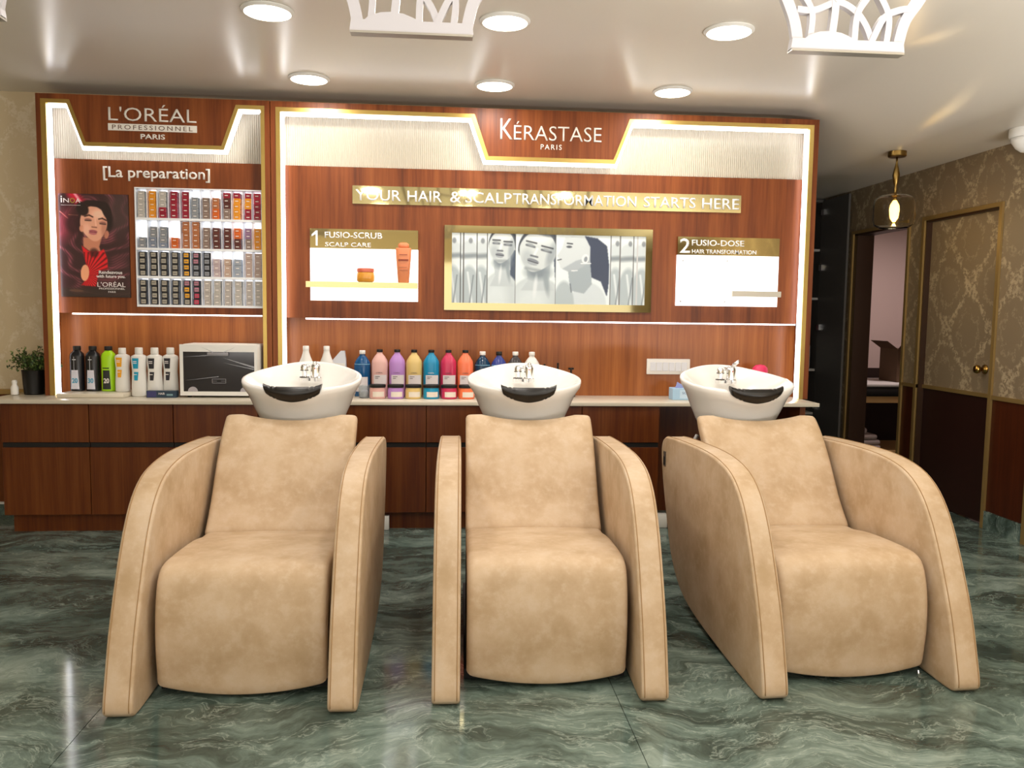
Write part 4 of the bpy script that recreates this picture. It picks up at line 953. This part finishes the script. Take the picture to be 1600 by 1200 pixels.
def taps(par, dx=0., lever=0.):
    z0 = .958; y = 1.462; dx += .02
    t1 = None
    bm = bmesh.new(); lathe(bm, [(.029, -.012), (.029, .005), (.0245, .009), (.0235, .052), (.021, .064), (.014, .073), (.004, .076)], 28, ox=.014 + dx, oy=y, oz=z0)
    t1 = fin(bm, 'mixer_tap', CHROME, par, True, flat_angle=.8)
    bm = bmesh.new(); tube(bm, [(.014 + dx, y - .004, z0 + .066), (.014 + dx + lever * .012, y - .022, z0 + .076 + .012 * lever), (.014 + dx + lever * .025, y - .036, z0 + .078 + .024 * lever)], [.011, .010, .008], 10); fin(bm, 'lever', CHROME, t1, True)
    for zz in (.050,): 
        bm = bmesh.new(); lathe(bm, [(.003, 0), (.003, .002)], 10); bmesh.ops.rotate(bm, verts=bm.verts, cent=(0, 0, 0), matrix=Matrix.Rotation(PI / 2, 3, 'X')); fin(bm, 'dot', mat('red_dot', 'a02030', .4), t1, loc=(.014 + dx, y - .0238, z0 + zz))
    bm = bmesh.new(); lathe(bm, [(.025, -.012), (.026, .003), (.020, .009), (.013, .012), (.013, .034), (.0185, .037), (.0185, .044), (.018, .046), (.018, .056), (.012, .066), (.004, .068)], 24, ox=-.040 + dx, oy=y + .004, oz=z0)
    t2 = fin(bm, 'hand_shower', CHROME, par, True, flat_angle=.7)
    bm = bmesh.new(); lathe(bm, [(.0135, .038), (.0192, .038), (.0192, .0415), (.0135, .0415)], 24, ox=-.040 + dx, oy=y + .004, oz=z0, cap=False); fin(bm, 'ring', BLKM, t2)
    bm = bmesh.new(); lathe(bm, [(.0235, .006), (.0215, .0095)], 24, ox=-.040 + dx, oy=y + .004, oz=z0, cap=False); fin(bm, 'ring', BLKM, t2)
    bm = bmesh.new(); tube(bm, [(-.040 + dx, y + .004, z0 + .056), (-.028 + dx, y, z0 + .062), (-.012 + dx, y, z0 + .060)], .008, 10); fin(bm, 'bridge', CHROME, t2, True)
def chair(loc, rz, label, lever=0.):
    t = tag(empty('shampoo_chair', (loc[0], loc[1], 0), rz), label, 'chair', 'backwash shampoo chairs with basins')
    arm(-1, t); arm(1, t)
    def seat_sag(s, q):
        k = max(0, 1 - s * s); dz = dy = 0
        low = max(0, min(1, (.16 - q.y) / .12)); dz -= .030 * k * low
        front = max(0, min(1, (.30 - q.x) / .12)); dy -= .016 * k * front * (1 if q.y > .02 else 1)
        if q.y > .36: dz += .008 * k
        return dy, dz
    cushion('seat', [(.72, .398), (.64, .410), (.52, .428), (.38, .436), (.28, .438), (.215, .432), (.175, .405), (.150, .35), (.135, .27), (.132, .18), (.140, .10), (.148, .052), (.17, .042), (.30, .045), (.55, .06), (.70, .15), (.755, .30)], .2775, t, .022, seat_sag)
    def back_sag(s, q):
        k = 1 - s * s; top = max(0, min(1, (q.y - .66) / .17)); return (.010 * k * (1 - top) if q.y > .4 else 0), -.026 * top * max(0, 1 - (s / .75) ** 2) - .004 * top * abs(s) ** 8
    cushion('backrest', [(.700, .412), (.735, .452), (.79, .520), (.845, .605), (.895, .68), (.955, .757), (1.010, .812), (1.040, .833), (1.058, .832), (1.066, .815), (1.05, .78), (.99, .70), (.93, .60), (.86, .49), (.79, .39), (.745, .37), (.708, .385)], .279, t, .018, back_sag)
    box('base_plate', -.285, .285, .22, 1.15, .0, .035, BLKM, t)
    bm = bmesh.new(); lathe(bm, [(.15, 0), (.15, .03), (.10, .06), (.09, .70), (.13, .762)], 28, 1, .9, oy=1.33); fin(bm, 'pedestal', mat('grey_pedestal', '6e6a66', .4), t, True, flat_angle=.7)
    basin(t); neckrest(t); taps(t, 0, lever)
    return t
CH = [((-.660, 2.548), -.010, 'left tan leatherette shampoo chair with white basin and black neck rest'),
      ((.360, 2.572), -.019, 'middle tan leatherette shampoo chair with white basin, seen straight on'),
      ((1.457, 2.569), .030, 'right tan leatherette shampoo chair with chrome side badge, nearest the doors')]
c1 = chair(*CH[0]); c2 = chair(*CH[1]); c3 = chair(*CH[2], lever=1.)
# chrome side badge and zip pull of the right chair
bd = box('side_button', -.3945, -.3915, 1.135, 1.170, .585, .655, mat('badge_silver', '8c8880', .3, .8), c3, .001, 1); box('button_slot', -.3958, -.3946, 1.140, 1.165, .592, .630, BLKM, bd, .0005, 1)
bm = bmesh.new(); tube(bm, [(.25, .14, .028), (.25, .135, .012), (.251, .13, .003)], [.0035, .004, .002], 6); abox(bm, .244, .256, .128, .133, .002, .020); fin(bm, 'zip_pull', CHROME, c3)
bm = bmesh.new(); tube(bm, [(-.27, 1.07, .74), (-.285, 1.12, .66), (-.287, 1.13, .55)], .009, 8); fin(bm, 'strut', mat('grey_strut', '8a8886', .3, .5), c3, True)

# ------------------------------------------------------------------ ceiling fittings
for i, (x, y) in enumerate(SPOTS[:6]):
    lab = ['front row, left', 'front row, middle', 'front row, right', 'row by the wall, left', 'row by the wall, middle', 'row by the wall, right'][i]
    t = tag(empty('downlight', (x, y, CEIL)), 'round white recessed ceiling light, ' + lab, 'ceiling light', 'round downlights in the ceiling')
    bm = bmesh.new(); lathe(bm, [(.098, -.001), (.112, -.001), (.112, -.006), (.098, -.014), (.098, -.001)], 48, cap=False); fin(bm, 'bezel', WHITE, t, True, flat_angle=.5)
    bm = bmesh.new(); lathe(bm, [(.0975, -.010), (.0975, -.013), (.05, -.0135)], 48); fin(bm, 'diffuser', LAMPM, t)
def pendant():
    x, y, z = 2.823, 5.03, 2.325
    t = tag(empty('pendant_lamp', (x, y, z)), 'brass pendant lamp with clear glass jar shade and glowing filament bulb', 'lamp')
    BR = mat('aged_brass', '8f7440', .3, 1)
    bm = bmesh.new(); lathe(bm, [(.055, -.001), (.055, -.028), (.050, -.034), (.006, -.036)], 32); fin(bm, 'canopy', BR, t, True, flat_angle=.6)
    bm = bmesh.new(); lathe(bm, [(.006, -.036), (.006, -.065), (.009, -.085), (.013, -.10), (.022, -.145), (.014, -.195), (.008, -.215), (.012, -.232), (.008, -.245), (.012, -.262), (.030, -.268), (.030, -.276)][::-1], 24); fin(bm, 'stem', BR, t, True)
    bm = bmesh.new(); lathe(bm, [(.040, -.268), (.085, -.272), (.118, -.292), (.124, -.33), (.124, -.42), (.118, -.452), (.092, -.470), (.088, -.470), (.114, -.449), (.120, -.42), (.120, -.33), (.114, -.296), (.083, -.276), (.040, -.272)], 40, cap=False)
    fin(bm, 'glass_shade', mat('smoky_glass', 'fdf8ee', .02, trans=1.0, ior=1.15), t, True)
    bm = bmesh.new(); lathe(bm, [(.012, -.277), (.014, -.292), (.012, -.30)], 20); fin(bm, 'lamp_holder', BR, t, True)
    bm = bmesh.new(); lathe(bm, [(.010, -.3005), (.026, -.33), (.030, -.36), (.024, -.41), (.008, -.435)], 24); fin(bm, 'bulb', mat('bulb_amber', 'ffd890', .4, emis='ffc860', estr=6), t, True)
    lp = bpy.data.lights.new('bulb_light', 'POINT'); lp.energy = 3; lp.color = (1, .75, .4); lp.shadow_soft_size = .03
    lo = bpy.data.objects.new('bulb_light', lp); lo.location = (x, y, z - .50); COL.objects.link(lo)
pendant()
def domecam():
    t = tag(empty('security_camera', (3.165, 4.33, 2.325)), 'white dome security camera on the ceiling at the right edge', 'camera')
    bm = bmesh.new(); lathe(bm, [(.088, -.0005), (.090, -.008), (.090, -.04), (.086, -.05)], 32); fin(bm, 'base', WPLAS, t, True, flat_angle=.6)
    bm = bmesh.new(); lathe(bm, [(.080, -.051), (.074, -.075), (.055, -.105), (.030, -.125), (.004, -.131)], 32); fin(bm, 'dome', WPLAS, t, True)
    bm = bmesh.new(); lathe(bm, [(.026, 0), (.026, .012), (.020, .018), (.004, .020)], 24)
    bmesh.ops.rotate(bm, verts=bm.verts, cent=(0, 0, 0), matrix=Matrix.Rotation(PI * .62, 3, 'X')); fin(bm, 'lens', BLACK, t, True, loc=(-.022, -.060, -.085))
domecam()

# hanging crown lattices
def crown(x, label):
    t = tag(empty('crown_lattice', (x, 2.2, 1.995)), label, 'hanging ornament', 'white crown shaped lattice panels hanging from the ceiling')
    k = .00047
    def q(zx, zy): return ((zx - 895) * k, (310 - zy) * k)
    LW = mat('lattice_white', 'b4b0b2', .4)
    cnt = [0]
    def rib(pts, wd, nm='lattice_rib', y0=-.008, y1=.008):
        cnt[0] += 1; y0 -= .00035 * cnt[0]; y1 += .00035 * cnt[0]
        P = [Vector(q(*p)) for p in pts]; out = []
        m = len(P)
        for i in range(m - 1):
            p0, p1, p2, p3 = P[max(i - 1, 0)], P[i], P[i + 1], P[min(i + 2, m - 1)]
            for j in range(5):
                s = j / 5; out.append(.5 * ((2 * p1) + (-p0 + p2) * s + (2 * p0 - 5 * p1 + 4 * p2 - p3) * s * s + (-p0 + 3 * p1 - 3 * p2 + p3) * s ** 3))
        out.append(P[-1]); A_, B2 = [], []
        for i, p in enumerate(out):
            d = (out[min(i + 1, len(out) - 1)] - out[max(i - 1, 0)]).normalized(); nn = Vector((-d.y, d.x)) * wd * k / 2; A_.append(tuple(p + nn)); B2.append(tuple(p - nn))
        bm = bmesh.new(); n = len(A_)
        va = [bm.verts.new((a[0], y0, a[1])) for a in A_]; vb = [bm.verts.new((a[0], y0, a[1])) for a in B2]; vc = [bm.verts.new((a[0], y1, a[1])) for a in A_]; vd = [bm.verts.new((a[0], y1, a[1])) for a in B2]
        for i in range(n - 1):
            bm.faces.new((va[i], va[i + 1], vb[i + 1], vb[i])); bm.faces.new((vc[i], vd[i], vd[i + 1], vc[i + 1])); bm.faces.new((va[i], vc[i], vc[i + 1], va[i + 1])); bm.faces.new((vb[i], vb[i + 1], vd[i + 1], vd[i]))
        bm.faces.new((va[0], vb[0], vd[0], vc[0])); bm.faces.new((va[-1], vc[-1], vd[-1], vb[-1]))
        return fin(bm, nm, LW, t)
    # base band with a low hump
    bm = bmesh.new(); pts = [(558, 310), (1230, 310), (1222, 250), (935, 250), (900, 232), (850, 213), (790, 205), (725, 210), (660, 232), (640, 250), (566, 250)]
    prism(bm, [q(*p) for p in pts], -.012, .012); fin(bm, 'base_band', LW, t)
    box('under_channel', q(562, 0)[0], q(1226, 0)[0], -.016, .016, -.006, -.0005, mat('metal_channel', '9a9488', .3, .6), t)
    TOPY = 310 - (CEIL - 1.995 - .001) / k
    rib([(600, 265), (575, 150), (520, 20), (440, -150), (320, -420), (240, -700), (220, TOPY)], 62); rib([(1195, 265), (1230, 130), (1310, 10), (1400, -150), (1500, -420), (1560, -700), (1580, TOPY)], 62)
    rib([(590, 90), (690, 92), (800, 48), (860, 48), (940, 95), (1000, 170), (1040, 262)], 36)
    rib([(672, 240), (678, 110), (630, 20), (560, -60), (470, -110)], 34); rib([(800, 215), (812, 60), (790, -60), (700, -200), (640, -420)], 42)
    rib([(932, 250), (942, 110), (990, 25), (1060, -60), (1180, -160), (1330, -230)], 36); rib([(1030, 262), (1100, 120), (1180, 75), (1260, 60)], 36)
    rib([(1122, 252), (1130, 120), (1085, 20), (1020, -60), (900, -160), (800, -330), (780, -600)], 36); rib([(800, 30), (880, -60), (960, -240), (980, -480), (900, TOPY)], 40)
    rib([(480, -130), (640, -260), (860, -300), (1100, -260), (1340, -140)], 36); rib([(330, -420), (560, -520), (900, -560), (1240, -520), (1480, -420)], 36)
    rib([(640, -420), (560, -700), (600, TOPY)], 36); rib([(1180, -160), (1240, -480), (1180, -760), (1200, TOPY)], 36); rib([(225, -800), (520, -780), (900, -900), (1280, -780), (1570, -800)], 40)
crown(-.085, 'white crown shaped lattice hanging left of the middle ceiling light')
crown(1.076, 'white crown shaped lattice hanging at upper right of the photo')
crown(-1.245, 'white crown shaped lattice cut off by the upper left corner')
